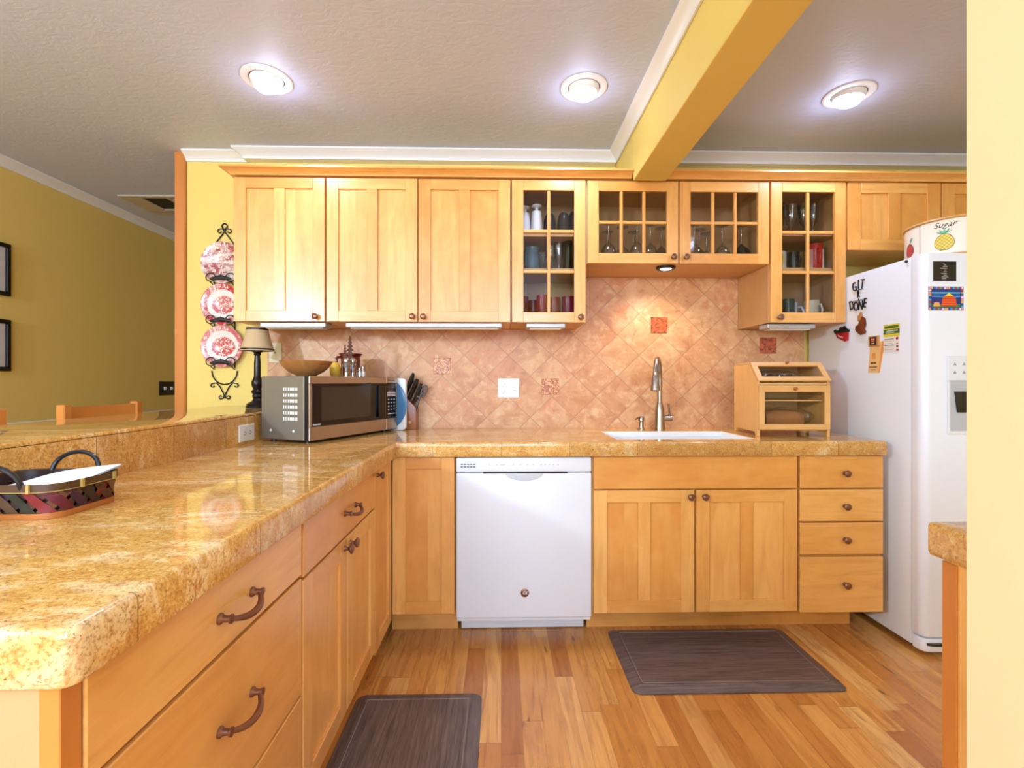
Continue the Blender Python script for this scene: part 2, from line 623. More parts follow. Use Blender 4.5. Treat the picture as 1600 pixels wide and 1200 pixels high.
m_blue = plain('blue_enamel', C(70, 118, 156), 0.3)
m_paint = paint('coloured_print', 0.45)
m_glaze = paint('glazed_pottery', 0.24, Specular_IOR_Level=0.3)
m_pane = clear('cabinet_glass', (0.91, 0.91, 0.90, 1), 0.012, 0.14, rim=0.9)
m_glass = clear('drinking_glass', (0.86, 0.88, 0.89, 1), 0.15, 1.0, 0.06, 0.5)
m_glass_g = clear('green_drinking_glass', (0.42, 0.50, 0.24, 1), 0.07, 0.6)
m_glass_b = clear('teal_drinking_glass', (0.36, 0.52, 0.52, 1), 0.07, 0.6)
m_bag = clear('clear_bag', (0.97, 0.97, 0.98, 1), 0.06, 0.35, 0.12, rim=0.85)
m_pane_c = clear('bread_box_glass', (0.97, 0.97, 0.96, 1), 0.012, 0.10, rim=0.95)
m_rust = plain('rusty_steel', C(92, 46, 24), 0.7, var=0.25)
m_red = plain('dark_red_glaze', C(112, 26, 20), 0.2, var=0.2)
m_paper = plain('white_paper', C(240, 240, 242), 0.8, var=0.01)
m_bread = plain('bread_crust', C(176, 108, 56), 0.8, var=0.2)
m_frame_blk = plain('black_frame', C(14, 13, 13), 0.4)
m_picture = plain('pale_print', C(206, 200, 196), 0.3, var=0.03)
m_vent = plain('beige_vent_metal', C(196, 184, 160), 0.5)

def mk_emit(name, color, strength):
    t = NT(name)
    return t.done(t.n('Emission', {'Color': color, 'Strength': strength}).outputs[0])
m_bulb = mk_emit('lit_bulb', (0.96, 0.98, 1.0, 1), 9.0)
m_globe = mk_emit('fill_globe_glow', (0.72, 0.94, 1.24, 1), 92.0)  # glow of an added globe that stays out of view
m_fill_globe_d = mk_emit('fill_globe_glow_dining', (0.72, 0.94, 1.20, 1), 300.0)  # stronger glow for the added globe on the dining side

def mk_plate(name, r_in, rim, ctr, all_over=False):
    t = NT(name)
    co = t.coord()
    x, y, z = t.sep(co)
    r = t.math('SQRT', t.math('ADD', t.math('MULTIPLY', x, x), t.math('MULTIPLY', z, z)))
    fine = t.noise(co, 130.0, 3.0, 0.7)
    mid = t.noise(co, 34.0, 3.0, 0.6)
    ink = t.ramp(t.math('MULTIPLY_ADD', mid, 0.6, t.math('MULTIPLY', fine, 0.5)), [(0.52, (0, 0, 0)), (0.64, (1, 1, 1))])
    white = C(236, 228, 218)
    rimc = t.mix(t.math('SUBTRACT', 1.0, t.math('MULTIPLY', ink, 0.8)), white, rim)
    rp = t.math('MULTIPLY_ADD', t.noise(co, 60.0, 2.0), 0.016, t.math('MULTIPLY_ADD', t.math('ABSOLUTE', t.math('SUBTRACT', z, -0.008)), 0.25, r))
    inside = t.ramp(rp, [(r_in * 0.86, (1, 1, 1)), (r_in * 0.92, (0, 0, 0))])
    ctrc = t.mix(t.math('MULTIPLY', inside, t.math('SUBTRACT', 1.0, t.math('MULTIPLY', ink, 0.9))), white, ctr)
    if all_over:
        band = t.noise(t.map(co, (5, 1, 16)), 2.0, 3.0)
        c = t.mix(t.math('MULTIPLY', t.ramp(band, [(0.40, (0.2, 0.2, 0.2)), (0.56, (1, 1, 1))]), t.math('SUBTRACT', 1.0, t.math('MULTIPLY', ink, 0.85))), white, rim)
    else:
        c = t.mix(t.math('GREATER_THAN', r, r_in * 1.02), ctrc, rimc)
    return t.bsdf(c, 0.2)

# ------------------------------------------------------------------ the room
WY = 2.745      # kitchen back wall
CZ = 2.50       # ceiling
struct('floor', MB().box((-3.1, -3.1, -0.1), (3.3, 5.4, 0.0)), m_floor)
struct('ceiling', MB().box((-3.1, -3.1, CZ), (3.3, 5.4, CZ + 0.1)), m_ceiling)
struct('wall_back', MB().box((-1.81, WY, 0), (3.2, WY + 0.12, CZ)), m_yellow)
struct('wall_left', MB().box((-3.06, -3.0, 0), (-2.94, 5.3, CZ)), m_dining)
struct('wall_dining_back', MB().box((-2.94, 5.2, 0), (-1.69, 5.3, CZ)), m_dining)
struct('wall_dining_right', MB().box((-1.81, WY + 0.12, 0), (-1.69, 5.2, CZ)), m_dining)
struct('wall_right', MB().box((2.80, -3.0, 0), (2.92, WY, CZ)), m_yellow)
struct('wall_near', MB().box((0.603, 0.15, 0), (0.73, 0.60, CZ), 0.006), m_cream)
mb = MB()
mb.box((-2.94, -3.1, 0), (2.8, -3.0, 0.75)).box((-2.94, -3.1, 2.25), (2.8, -3.0, CZ))
mb.box((-2.94, -3.1, 0.75), (-2.0, -3.0, 2.25)).box((1.4, -3.1, 0.75), (2.8, -3.0, 2.25))
struct('wall_rear', mb, m_yellow)
mb = MB()
mb.box((-2.0, -3.09, 0.75), (1.4, -3.01, 0.81)).box((-2.0, -3.09, 2.19), (1.4, -3.01, 2.25))
for x in (-2.0, -0.9, 0.24, 1.34):
    mb.box((x, -3.09, 0.81), (x + 0.06, -3.01, 2.19))
w = struct('added_window_1', mb, m_white)  # unseen window, made up to let more light into the room
MB().box((-1.97, -3.055, 0.80), (1.37, -3.05, 2.2)).build('glass', m_pane, w)
# half wall that carries the raised bar
struct('wall_peninsula', MB().box((-1.42, 0.55, 0), (-1.155, WY, 1.031)), m_yellow)

# crown mouldings
def crown(o=0.0, h=0.052):
    return [(o, CZ), (o + 0.052, CZ), (o + 0.052, CZ - 0.008), (o + 0.044, CZ - 0.014), (o + 0.030, CZ - 0.022), (o + 0.014, CZ - 0.036),
            (o + 0.008, CZ - h + 0.006), (o + 0.008, CZ - h), (o, CZ - h)]
prof = crown(0.0)
struct('trim_1', MB().sweep(prof, [(-1.81, WY), (-1.455, WY)]), m_white)
mb = MB()
mb.box((-1.455, WY - 0.045, CZ - 0.052), (0.665, WY, CZ - 0.0005))
mb.sweep(crown(0.0), [(-1.455, WY), (-1.455, WY - 0.045), (0.67, WY - 0.045), (0.67, -3.0)])
struct('trim_2', mb, m_white)
mb = MB()
mb.box((0.842, WY - 0.045, CZ - 0.052), (2.80, WY, CZ - 0.0005))
mb.sweep(crown(0.0), [(0.842, WY - 0.045), (2.80, WY - 0.045)])
struct('trim_3', mb, m_white)
struct('trim_4', MB().sweep(prof, [(-2.94, -2.9), (-2.94, 5.15)]), m_white)
mb = MB()
mb.sweep([(0, 0.905), (0.012, 0.905), (0.018, 0.915), (0.018, 0.928), (0.012, 0.936), (0, 0.936)], [(-2.94, -2.9), (-2.94, 5.15)])
struct('trim_5', mb, m_white)
# wooden casing at the end of the back wall
struct('trim_6', MB().box((-1.868, 2.725, 0), (-1.811, 2.90, CZ), 0.004, 2), m_post)
# painted beam under the ceiling
mb = MB()
mb.box((0.672, -3.0, 2.205), (0.840, 2.374, CZ), 0.003)
mb.box((0.672, 2.374, 2.262), (0.840, WY, CZ))
o = struct('ceiling_beam', mb, m_beam)

# ------------------------------------------------------------------ recessed lamps
def ceiling_light(x, y, aim, label, cat_group='recessed ceiling lamps', first=True):
    t = thing('ceiling_light', label, 'ceiling light', (x, y, CZ), cat_group)
    mb = MB()
    mb.lathe([(0.104, 0.0), (0.104, -0.004), (0.098, -0.007), (0.074, -0.006), (0.070, -0.001), (0.070, 0.0)], (x, y, CZ - 0.0003), seg=40)
    mb.build('trim_ring', m_white, t)
    d = (Vector(aim) - Vector((x, y, CZ))).normalized()
    mb = MB()
    c0 = Vector((x, y, CZ - 0.002))
    q = Vector((0, 0, -1)).lerp(d, 0.35).normalized()
    mb.lathe([(0.068, -0.01), (0.068, 0.004), (0.064, 0.014), (0.060, 0.017), (0.057, 0.012), (0.0, 0.011)], c0, q, 36)
    mb.build('eyeball', m_white, t)
    mb = MB()
    mb.lathe([(0.056, 0.013), (0.055, 0.026), (0.046, 0.040), (0.028, 0.049), (0.0, 0.052)], c0, q, 32)
    mb.build('bulb', m_bulb, t)
    ld = bpy.data.lights.new('lamp_glow', 'SPOT')
    ld.energy = LAMP_W
    ld.color = LAMP_COL
    ld.spot_size = math.radians(150)
    ld.spot_blend = 1.0
    ld.shadow_soft_size = 0.05
    lo = bpy.data.objects.new('lamp_glow', ld)
    COL.objects.link(lo)
    lo.parent = t
    lo.location = q * 0.066 + Vector((0, 0, -0.002))
    lo.rotation_euler = d.to_track_quat('-Z', 'Y').to_euler()
    pd = bpy.data.lights.new('lamp_spill', 'POINT')
    pd.energy, pd.color, pd.shadow_soft_size = LAMP_W * 0.055, LAMP_COL, 0.05
    po = bpy.data.objects.new('lamp_spill', pd)
    COL.objects.link(po)
    po.parent = t
    po.location = q * 0.098
    return t
ceiling_light(-1.02, 2.07, (-0.55, 2.40, 1.6), 'lit white recessed eyeball ceiling lamp left of the beam, near the dining side')
ceiling_light(0.37, 2.095, (0.20, 2.45, 1.7), 'lit white recessed eyeball ceiling lamp just left of the yellow beam')
ceiling_light(1.595, 2.117, (1.55, 2.45, 1.7), 'lit white recessed eyeball ceiling lamp right of the yellow beam')
for k, (x, y) in enumerate(((-0.9, 0.2), (-0.1, -0.9), (-0.9, -1.6), (1.5, -0.9), (1.7, 0.6))):  # extra lamps added out of view to brighten the kitchen
    ceiling_light(x, y, (x, y + 0.4, 0.8), 'added recessed fill lamp out of view, %s of five' % ORD[k])

def fill_globe(x, y, z, label, m):  # invented hanging globes, added behind the camera as fill light
    t = thing('fill_globe', label, 'lamp', (x, y, CZ), 'added fill globes behind the camera')
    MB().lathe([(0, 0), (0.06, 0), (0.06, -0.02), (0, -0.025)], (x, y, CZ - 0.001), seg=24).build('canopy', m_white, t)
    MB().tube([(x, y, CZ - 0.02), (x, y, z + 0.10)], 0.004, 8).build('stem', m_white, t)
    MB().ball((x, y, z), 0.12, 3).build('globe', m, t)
fill_globe(0.42, -1.5, 1.95, 'added unseen white fill globe behind the camera, over the kitchen side', m_globe)
fill_globe(-2.45, -1.0, 1.95, 'added unseen white fill globe over the dining side', m_fill_globe_d)

# ceiling vent in the dining part
t = thing('ceiling_vent', 'beige ceiling air vent with dark slots above the dining side', 'vent', (-2.42, 3.52, CZ))
mb = MB()
mb.box((-2.70, 3.36, CZ - 0.012), (-2.14, 3.40, CZ - 0.0005), 0.003).box((-2.70, 3.63, CZ - 0.012), (-2.14, 3.68, CZ - 0.0005), 0.003)
mb.box((-2.70, 3.40, CZ - 0.012), (-2.56, 3.63, CZ - 0.0005), 0.003).box((-2.20, 3.40, CZ - 0.012), (-2.14, 3.63, CZ - 0.0005), 0.003)
mb.box((-2.385, 3.40, CZ - 0.012), (-2.37, 3.63, CZ - 0.0005))
mb.build('frame', m_vent, t)
MB().box((-2.56, 3.40, CZ - 0.004), (-2.20, 3.63, CZ - 0.0008)).build('opening', m_slot, t)
mb = MB()
for i in range(5):
    y = 3.43 + i * 0.042
    mb.box((-2.368, y, CZ - 0.011), (-2.205, y + 0.012, CZ - 0.005))
mb.build('louvre', m_vent, t)

# ------------------------------------------------------------------ cabinet parts
def knob(parent, fr, u, w, d0=0.0):
    mb = MB()
    mb.lathe([(0.0, 0.0), (0.009, 0.0), (0.0085, 0.003), (0.0055, 0.007), (0.0055, 0.013), (0.011, 0.017), (0.0155, 0.021), (0.0155, 0.024),
              (0.0125, 0.027), (0.011, 0.0262), (0.008, 0.0275), (0.0, 0.029)], fr(u, d0, w), fr.ax, 20)
    return mb.build('knob', m_bronze, parent)

def pull(parent, fr, u, w, L=0.105):
    mb = MB()
    for s_ in (-1, 1):
        mb.lathe([(0, 0), (0.0095, 0), (0.0095, 0.003), (0.006, 0.007), (0.0055, 0.017), (0.008, 0.019), (0.008, 0.022), (0, 0.024)], fr(u + s_ * L / 2, 0, w), fr.ax, 16)
    path, rad = [], []
    for i in range(17):
        a = -1 + 2 * i / 16
        path.append(fr(u + a * L / 2, 0.014 + 0.020 * (1 - abs(a) ** 2.5), w - 0.012 * (1 - a * a)))
        rad.append(0.0038 + 0.0028 * (1 - a * a))
    mb.tube(path, rad, 10)
    return mb.build('handle', m_bronze, parent)

def shaker(parent, fr, u0, u1, w0, w1, mat, st=0.060, mid=True, th=0.020, rt=0.055, name='door'):
    mb = MB()
    g = 0.0015
    mb.box(fr(u0, -th, w0), fr(u0 + st, 0, w1), g, 2)
    mb.box(fr(u1 - st, -th, w0), fr(u1, 0, w1), g, 2)
    gu = fr.gu
    mb.box(fr(u0 + st, -th, w0), fr(u1 - st, 0, w0 + rt), g, gu)
    mb.box(fr(u0 + st, -th, w1 - rt), fr(u1 - st, 0, w1), g, gu)
    xs = [u0 + st, u1 - st]
    if mid:
        c = (u0 + u1) / 2
        mb.box(fr(c - st * 0.46, -th, w0 + rt), fr(c + st * 0.46, 0, w1 - rt), g, 2)
        cells = [(u0 + st, c - st * 0.46), (c + st * 0.46, u1 - st)]
    else:
        cells = [(u0 + st, u1 - st)]
    for a, b in cells:
        n = 2 if R.random() < 0.7 else 1
        cut = a + (b - a) * (R.uniform(0.3, 0.7) if n == 2 else 1)
        mb.box(fr(a - 0.003, -th + 0.003, w0 + rt - 0.003), fr(cut, -0.009, w1 - rt + 0.003), 0, 2)
        if n == 2:
            mb.box(fr(cut, -th + 0.003, w0 + rt - 0.003), fr(b + 0.003, -0.009, w1 - rt + 0.003), 0, 2)
    return mb.build(name, mat, parent)

def glass_door(parent, fr, u0, u1, w0, w1, cols, rows, mat, st=0.058, th=0.020):
    mb = MB()
    g = 0.0015
    gu = fr.gu
    mb.box(fr(u0, -th, w0), fr(u0 + st, 0, w1), g, 2)
    mb.box(fr(u1 - st, -th, w0), fr(u1, 0, w1), g, 2)
    mb.box(fr(u0 + st, -th, w0), fr(u1 - st, 0, w0 + st * 0.9), g, gu)
    mb.box(fr(u0 + st, -th, w1 - st * 0.9), fr(u1 - st, 0, w1), g, gu)
    a, b, c, d = u0 + st, u1 - st, w0 + st * 0.9, w1 - st * 0.9
    for i in range(1, cols):
        x = a + (b - a) * i / cols
        mb.box(fr(x - 0.008, -th, c), fr(x + 0.008, -0.003, d), 0.003, 2)
    for j in range(1, rows):
        z = c + (d - c) * j / rows
        mb.box(fr(a, -th, z - 0.008), fr(b, -0.004, z + 0.008), 0.003, gu)
    o = mb.build('door', mat, parent)
    MB().box(fr(a - 0.003, -0.0165, c - 0.003), fr(b + 0.003, -0.0135, d + 0.003)).build('glass', m_pane, o)
    return o

def slab(parent, fr, u0, u1, w0, w1, mat, th=0.020):
    mb = MB()
    mb.box(fr(u0, -th, w0), fr(u1, 0, w1), 0.002, fr.gu)
    return mb.build('drawer', mat, parent)

def open_carcass(x0, x1, z0, z1, yf, shelves, parent):
    mb = MB()
    th = 0.016
    mb.box((x0, yf, z0), (x0 + th, WY - 0.001, z1), 0, 2)
    mb.box((x1 - th, yf, z0), (x1, WY - 0.001, z1), 0, 2)
    mb.box((x0 + th, yf, z0), (x1 - th, WY - 0.001, z0 + th))
    mb.box((x0 + th, yf, z1 - th), (x1 - th, WY - 0.001, z1))
    mb.box((x0 + th, WY - 0.012, z0 + th), (x1 - th, WY - 0.001, z1 - th), 0, 2)
    mb.build('body', m_inside, parent)
    for z in shelves:
        MB().box((x0 + th + 0.001, yf + 0.012, z - 0.018), (x1 - th - 0.001, WY - 0.013, z), 0.001, 0).build('shelf', m_inside, parent)

FU = S(2.40)
YB = 2.422   # carcass front of the wall cabinets
ZU0, ZU1 = 1.487, 2.216
# 1: single two-panel door
t = thing('wall_cabinet', 'maple wall cabinet with one two-panel door, leftmost of the upper row, above the lamp', 'cabinet', (-1.12, WY, ZU0), 'upper wall cabinets')
MB().box((-1.350, YB, ZU0), (-0.891, WY - 0.001, ZU1 + 0.006), 0, 2).build('body', m_maple, t)
d = shaker(t, FU, -1.350, -0.895, ZU0, ZU1, m_maple)
knob(d, FU, -0.937, 1.511)
# 2: double doors
t = thing('wall_cabinet', 'maple wall cabinet with a pair of two-panel doors above the microwave', 'cabinet', (-0.42, WY, ZU0), 'upper wall cabinets')
MB().box((-0.889, YB, ZU0), (0.049, WY - 0.001, ZU1 + 0.006), 0, 2).build('body', m_maple, t)
d = shaker(t, FU, -0.886, -0.427, ZU0, ZU1, m_maple)
knob(d, FU, -0.450, 1.512)
d = shaker(t, FU, -0.420, 0.046, ZU0, ZU1, m_maple)
knob(d, FU, -0.394, 1.512)
# 3: glass door, red and white cups
t = thing('wall_cabinet', 'maple wall cabinet with six-pane glass door showing white, black and dark red cups', 'cabinet', (0.245, WY, ZU0), 'upper wall cabinets')
open_carcass(0.051, 0.438, ZU0, ZU1 + 0.006, YB, (1.772, 1.955), t)
d = glass_door(t, FU, 0.056, 0.434, ZU0, ZU1, 2, 3, m_maple)
knob(d, FU, 0.407, 1.511)
# 4: short pair over the sink
t = thing('wall_cabinet', 'short maple wall cabinet with two glass doors of wine glasses, over the sink', 'cabinet', (0.916, WY, 1.792), 'upper wall cabinets')
open_carcass(0.440, 1.393, 1.792, ZU1 + 0.006, YB, (), t)
d = glass_door(t, FU, 0.444, 0.914, 1.792, ZU1, 3, 2, m_maple)
knob(d, FU, 0.886, 1.822)
d = glass_door(t, FU, 0.921, 1.390, 1.792, ZU1, 3, 2, m_maple)
knob(d, FU, 0.951, 1.822)
# 5: glass door, mugs
t = thing('wall_cabinet', 'maple wall cabinet with six-pane glass door showing crystal glasses and mugs, beside the refrigerator', 'cabinet', (1.597, WY, ZU0), 'upper wall cabinets')
open_carcass(1.395, 1.797, ZU0 + 0.003, ZU1 + 0.006, YB, (1.782, 1.968), t)
d = glass_door(t, FU, 1.400, 1.794, 1.490, ZU1 + 0.004, 2, 3, m_maple)
knob(d, FU, 1.440, 1.515)
# 6: over the refrigerator
t = thing('wall_cabinet', 'short maple wall cabinet with panelled doors above the refrigerator', 'cabinet', (2.3, WY, 1.868), 'upper wall cabinets')
MB().box((1.800, YB, 1.868), (2.798, WY - 0.001, ZU1 + 0.006), 0, 2).build('body', m_maple, t)
shaker(t, FU, 1.805, 2.298, 1.868, ZU1 + 0.004, m_maple, 0.070)
shaker(t, FU, 2.305, 2.795, 1.868, ZU1 + 0.004, m_maple, 0.070)

CP = [(0, 2.224), (0.010, 2.224), (0.012, 2.230), (0.022, 2.238), (0.040, 2.247), (0.048, 2.249), (0.048, 2.258), (-0.03, 2.258), (-0.03, 2.224)]
o = MB().sweep(CP, [(-1.352, WY - 0.002), (-1.352, 2.40), (0.670, 2.40)], 0).build('cabinet_crown', m_maple)
tag(o, 'long maple crown moulding along the cabinet tops left of the beam', 'moulding', 'cabinet crown mouldings')
o = MB().sweep(CP, [(0.842, 2.40), (2.797, 2.40)], 0).build('cabinet_crown', m_maple)
tag(o, 'maple crown moulding along the cabinet tops right of the beam', 'moulding', 'cabinet crown mouldings')

# under-cabinet light bars
def strip(x0, x1, label):
    t = thing('under_cabinet_light', label, 'light', ((x0 + x1) / 2, 2.47, ZU0), 'under-cabinet light bars')
    MB().box((x0, 2.43, 1.462), (x1, 2.52, 1.4865), 0.004, 0).build('housing', m_alu, t)
    MB().box((x0 + 0.02, 2.445, 1.457), (x1 - 0.02, 2.505, 1.463), 0.002).build('diffuser', m_plastic, t)
strip(-1.235, -0.90, 'thin white light bar under the leftmost wall cabinet, behind the lamp shade')
strip(-0.80, 0.005, 'long thin white light bar under the double-door wall cabinet')
strip(0.13, 0.335, 'short white light bar under the cabinet of dark red cups')
strip(1.40, 1.655, 'short white light bar under the mug cabinet beside the refrigerator')
# puck lamp above the sink
t = thing('puck_light', 'small lit round puck lamp under the cabinet over the sink', 'light', (0.875, 2.47, 1.792))
MB().lathe([(0.050, 0), (0.050, -0.008), (0.045, -0.013), (0.032, -0.013), (0.030, -0.008), (0.0, -0.008)], (0.875, 2.475, 1.7915), seg=32).build('ring', m_lampbase, t)
MB().lathe([(0.030, -0.009), (0.024, -0.013), (0.0, -0.015)], (0.875, 2.475, 1.7915), seg=24).build('bulb', m_bulb, t)
ld = bpy.data.lights.new('puck_glow', 'SPOT')
ld.energy, ld.color, ld.spot_size, ld.spot_blend, ld.shadow_soft_size = 8.5, (1.0, 0.88, 0.76), math.radians(130), 0.8, 0.02
lo = bpy.data.objects.new('puck_glow', ld)
COL.objects.link(lo)
lo.parent = t
lo.location = (0.0, 0.005, -0.03)
lo.rotation_euler = (math.radians(12), 0, 0)

# tiled splashback with inset accent tiles
t = thing('tile_backsplash', 'terracotta stone tile backsplash laid diagonally between counter and wall cabinets', 'backsplash', (0, WY, 0.91))
MB().box((-1.0975, 2.731, 0.900), (1.788, WY - 0.0005, 1.4865)).box((-1.345, 2.731, 1.0445), (-1.0975, WY - 0.0005, 1.4865)).box((0.439, 2.731, 1.4865), (1.394, WY - 0.0005, 1.7915)).build('tile_field', m_tile, t)
for i, (x, z, m) in enumerate(((-0.341, 1.273, m_acc_gold), (0.287, 1.154, m_acc_gold), (0.927, 1.514, m_acc_red), (1.573, 1.395, m_acc_red))):
    MB().box((x - 0.05, 2.728, z - 0.047), (x + 0.05, 2.733, z + 0.047), 0.002).build(
        'accent_tile', m, t, ['gold and brown flecked square accent tile', 'copper flecked square accent tile',
                              'rust red square accent tile under the puck lamp', 'rust red square accent tile above the bread box'][i])

# ------------------------------------------------------------------ base cabinets, back run
FB = S(2.095)
YC = 2.117
def kick(parent, x0, x1, y=2.25, z1=0.139):
    MB().box((x0, y, 0.001), (x1, y + 0.02, z1), 0, 0).build('toe_kick', m_maple_lo, parent)
t = thing('base_cabinet', 'narrow maple corner base cabinet with one tall panel, left of the dishwasher', 'cabinet', (-0.345, 2.4, 0))
MB().box((-0.484, YC, 0.139), (-0.206, 2.70, 0.8485), 0, 2).build('body', m_maple_lo, t)
shaker(t, FB, -0.4835, -0.209, 0.147, 0.847, m_maple_lo, 0.058, False)
kick(t, -0.52, -0.206, z1=0.138)
t = thing('base_cabinet', 'maple sink base cabinet with two doors and a wide false drawer front', 'cabinet', (0.88, 2.4, 0))
mb = MB()
mb.box((0.411, YC, 0.139), (1.346, 2.135, 0.8485), 0, 2)
mb.box((0.411, 2.135, 0.139), (0.43, 2.70, 0.8485), 0, 2).box((1.327, 2.135, 0.139), (1.346, 2.70, 0.8485), 0, 2)
mb.box((0.43, 2.135, 0.139), (1.327, 2.70, 0.158))
mb.build('body', m_maple_lo, t)
MB().box(FB(0.416, -0.02, 0.699), FB(1.342, 0, 0.847), 0.002, 0).build('false_front', m_maple_lo, t)
d = shaker(t, FB, 0.416, 0.871, 0.142, 0.693, m_maple_lo)
knob(d, FB, 0.851, 0.664)
d = shaker(t, FB, 0.880, 1.342, 0.142, 0.693, m_maple_lo)
knob(d, FB, 0.915, 0.664)
kick(t, 0.411, 1.348, z1=0.138)
t = thing('base_cabinet', 'maple base cabinet with a stack of four drawers beside the refrigerator', 'cabinet', (1.546, 2.4, 0))
MB().box((1.348, YC, 0.139), (1.740, 2.70, 0.8485), 0, 2).build('body', m_maple_lo, t)
for z0, z1, zk in ((0.699, 0.845, 0.767), (0.548, 0.692, 0.617), (0.398, 0.541, 0.466), (0.134, 0.386, 0.262)):
    d = slab(t, FB, 1.355, 1.739, z0, z1, m_maple_lo)
    knob(d, FB, 1.560, zk)
kick(t, 1.348, 1.70, z1=0.138)

# dishwasher
t = thing('dishwasher', 'white built-in dishwasher under the granite counter', 'dishwasher', (0.1, 2.4, 0))
MB().box((-0.199, 2.125, 0.10), (0.405, 2.68, 0.846)).build('body', m_appl, t)
mb = MB()
mb.box(FB(-0.200, -0.028, 0.125), FB(0.406, 0, 0.774), 0.006, seg=3)
d = mb.build('door', m_appl, t)
mb = MB()
for i in range(25):
    pass
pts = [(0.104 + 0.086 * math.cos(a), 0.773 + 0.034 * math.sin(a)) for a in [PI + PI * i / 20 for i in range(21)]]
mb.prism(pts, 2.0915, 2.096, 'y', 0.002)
mb.build('hand_pocket', plain('pocket_shade_grey', C(206, 208, 212), 0.35), d)  # greyer colour paints in the shade of the hand recess
mb = MB()
mb.box(FB(-0.200, -0.028, 0.777), FB(0.406, 0.001, 0.845), 0.007, seg=3)
cp = mb.build('control_panel', m_appl, t)
MB().box(FB(-0.080, -0.002, 0.7725), FB(0.296, 0.004, 0.7795), 0.001).build('handle_strip', m_lampbase, cp)
mb = MB()
for r_ in range(2):
    for i in range(5):
        mb.box(FB(-0.180 + i * 0.0138, 0.0003, 0.812 - r_ * 0.012), FB(-0.180 + i * 0.0138 + 0.0105, 0.0016, 0.816 - r_ * 0.012))
mb.build('vent_slots', m_slot, cp)
for x in (-0.055, -0.022, -0.004, 0.004, 0.011, 0.052, 0.083, 0.114, 0.141, 0.176, 0.194, 0.213, 0.231, 0.252):
    MB().box(FB(x, 0.0011, 0.810), FB(x + 0.005, 0.0022, 0.8125)).build('button', m_grey, cp)
mb = MB()
mb.lathe([(0, 0), (0.0185, 0), (0.0185, 0.002), (0.017, 0.003), (0, 0.003)], FB(0.106, 0, 0.238), (0, -1, 0), 28)
lg = mb.build('round_badge', m_bronze, t)
mb = MB()
mb.text('GE', 0.019, MY(0.106, FB(0, 0.0032, 0)[1], 0.238), 0.0004, 0.25)
mb.build('badge_lettering', m_ceram, lg)
MB().box((-0.190, 2.245, 0.004), (0.396, 2.27, 0.118), 0.003).build('toe_panel', m_appl, t)

# ------------------------------------------------------------------ peninsula cabinets (fronts look to the right)
FE = Ea(-0.485)
def pen_body(t, y0, y1):
    MB().box((-1.09, y0, 0.12), (-0.507, y1, 0.8485), 0, 2).build('body', m_maple_lo, t)
    MB().box((-1.08, y0, 0.001), (-0.56, y1, 0.119), 0, 1).build('toe_kick', m_maple_lo, t)
t = thing('base_cabinet', 'maple peninsula base cabinet with three wide drawers, nearest the camera', 'cabinet', (-0.8, 0.85, 0))
pen_body(t, 0.545, 1.157)
mb = MB()
mb.box((-1.10, 0.532, 0.004), (-0.512, 0.544, 0.8485), 0, 2)
mb.build('end_panel', m_pale, t)
MB().box((-0.512, 0.531, 0.004), (-0.488, 0.558, 0.8485), 0.001, 2).build('corner_stile', m_post, t)
for z0, z1, zk in ((0.711, 0.841, 0.772), (0.424, 0.703, 0.577), (0.14, 0.416, 0.29)):
    d = slab(t, FE, 0.560, 1.153, z0, z1, m_maple_lo)
    pull(d, FE, 0.872, zk)
t = thing('base_cabinet', 'maple peninsula base cabinet with one drawer above two narrow doors', 'cabinet', (-0.8, 1.49, 0))
pen_body(t, 1.158, 1.819)
d = slab(t, FE, 1.163, 1.815, 0.699, 0.841, m_maple_lo)
pull(d, FE, 1.520, 0.772)
d = shaker(t, FE, 1.163, 1.487, 0.145, 0.692, m_maple_lo, 0.058, False)
knob(d, FE, 1.465, 0.664)
d = shaker(t, FE, 1.493, 1.815, 0.145, 0.692, m_maple_lo, 0.058, False)
knob(d, FE, 1.520, 0.664)
t = thing('base_cabinet', 'maple peninsula base cabinet with one tall narrow door, in the inner corner', 'cabinet', (-0.8, 1.95, 0))
pen_body(t, 1.820, 2.114)
d = shaker(t, FE, 1.822, 2.088, 0.125, 0.843, m_maple_lo, 0.055, False)
knob(d, FE, 1.850, 0.815)

# ------------------------------------------------------------------ granite counter and raised bar
t = thing('countertop', 'polished gold granite counter running along the peninsula and the back wall', 'countertop', (0, 0, 0.85))
mb = MB()
z0, z1 = 0.872, 0.914
mb.prism([(-1.10, 0.525), (-0.478, 0.525), (-0.4738, 0.5268), (-0.472, 0.531), (-0.472, 2.082), (-1.10, 2.082)], z0, z1)
for a, b in (((-1.10, 2.082), (0.535, 2.73)), ((1.20, 2.082), (1.734, 2.73)),
             ((0.535, 2.082), (1.20, 2.17)), ((0.535, 2.52), (1.20, 2.73))):
    mb.box((*a, z0), (*b, z1))
mb.build('slab', m_granite, t)
ep = [(-0.012, 0.850), (-0.002, 0.850), (0.0, 0.853), (0.0, 0.903), (-0.001, 0.908), (-0.0035, 0.9115), (-0.007, 0.9135), (-0.011, 0.914), (-0.012, 0.914)]
mb = MB()
mb.sweep(ep, [(-1.10, 0.513)] + [(-0.478 + 0.018 * math.sin(a), 0.531 - 0.018 * math.cos(a)) for a in [PI / 12 * i for i in range(7)]] + [(-0.46, 2.07)] + [(1.728 + 0.018 * math.sin(a), 2.088 - 0.018 * math.cos(a)) for a in [PI / 12 * i for i in range(7)]] + [(1.746, 2.73)])
mb.build('front_edge', m_granite_e, t)

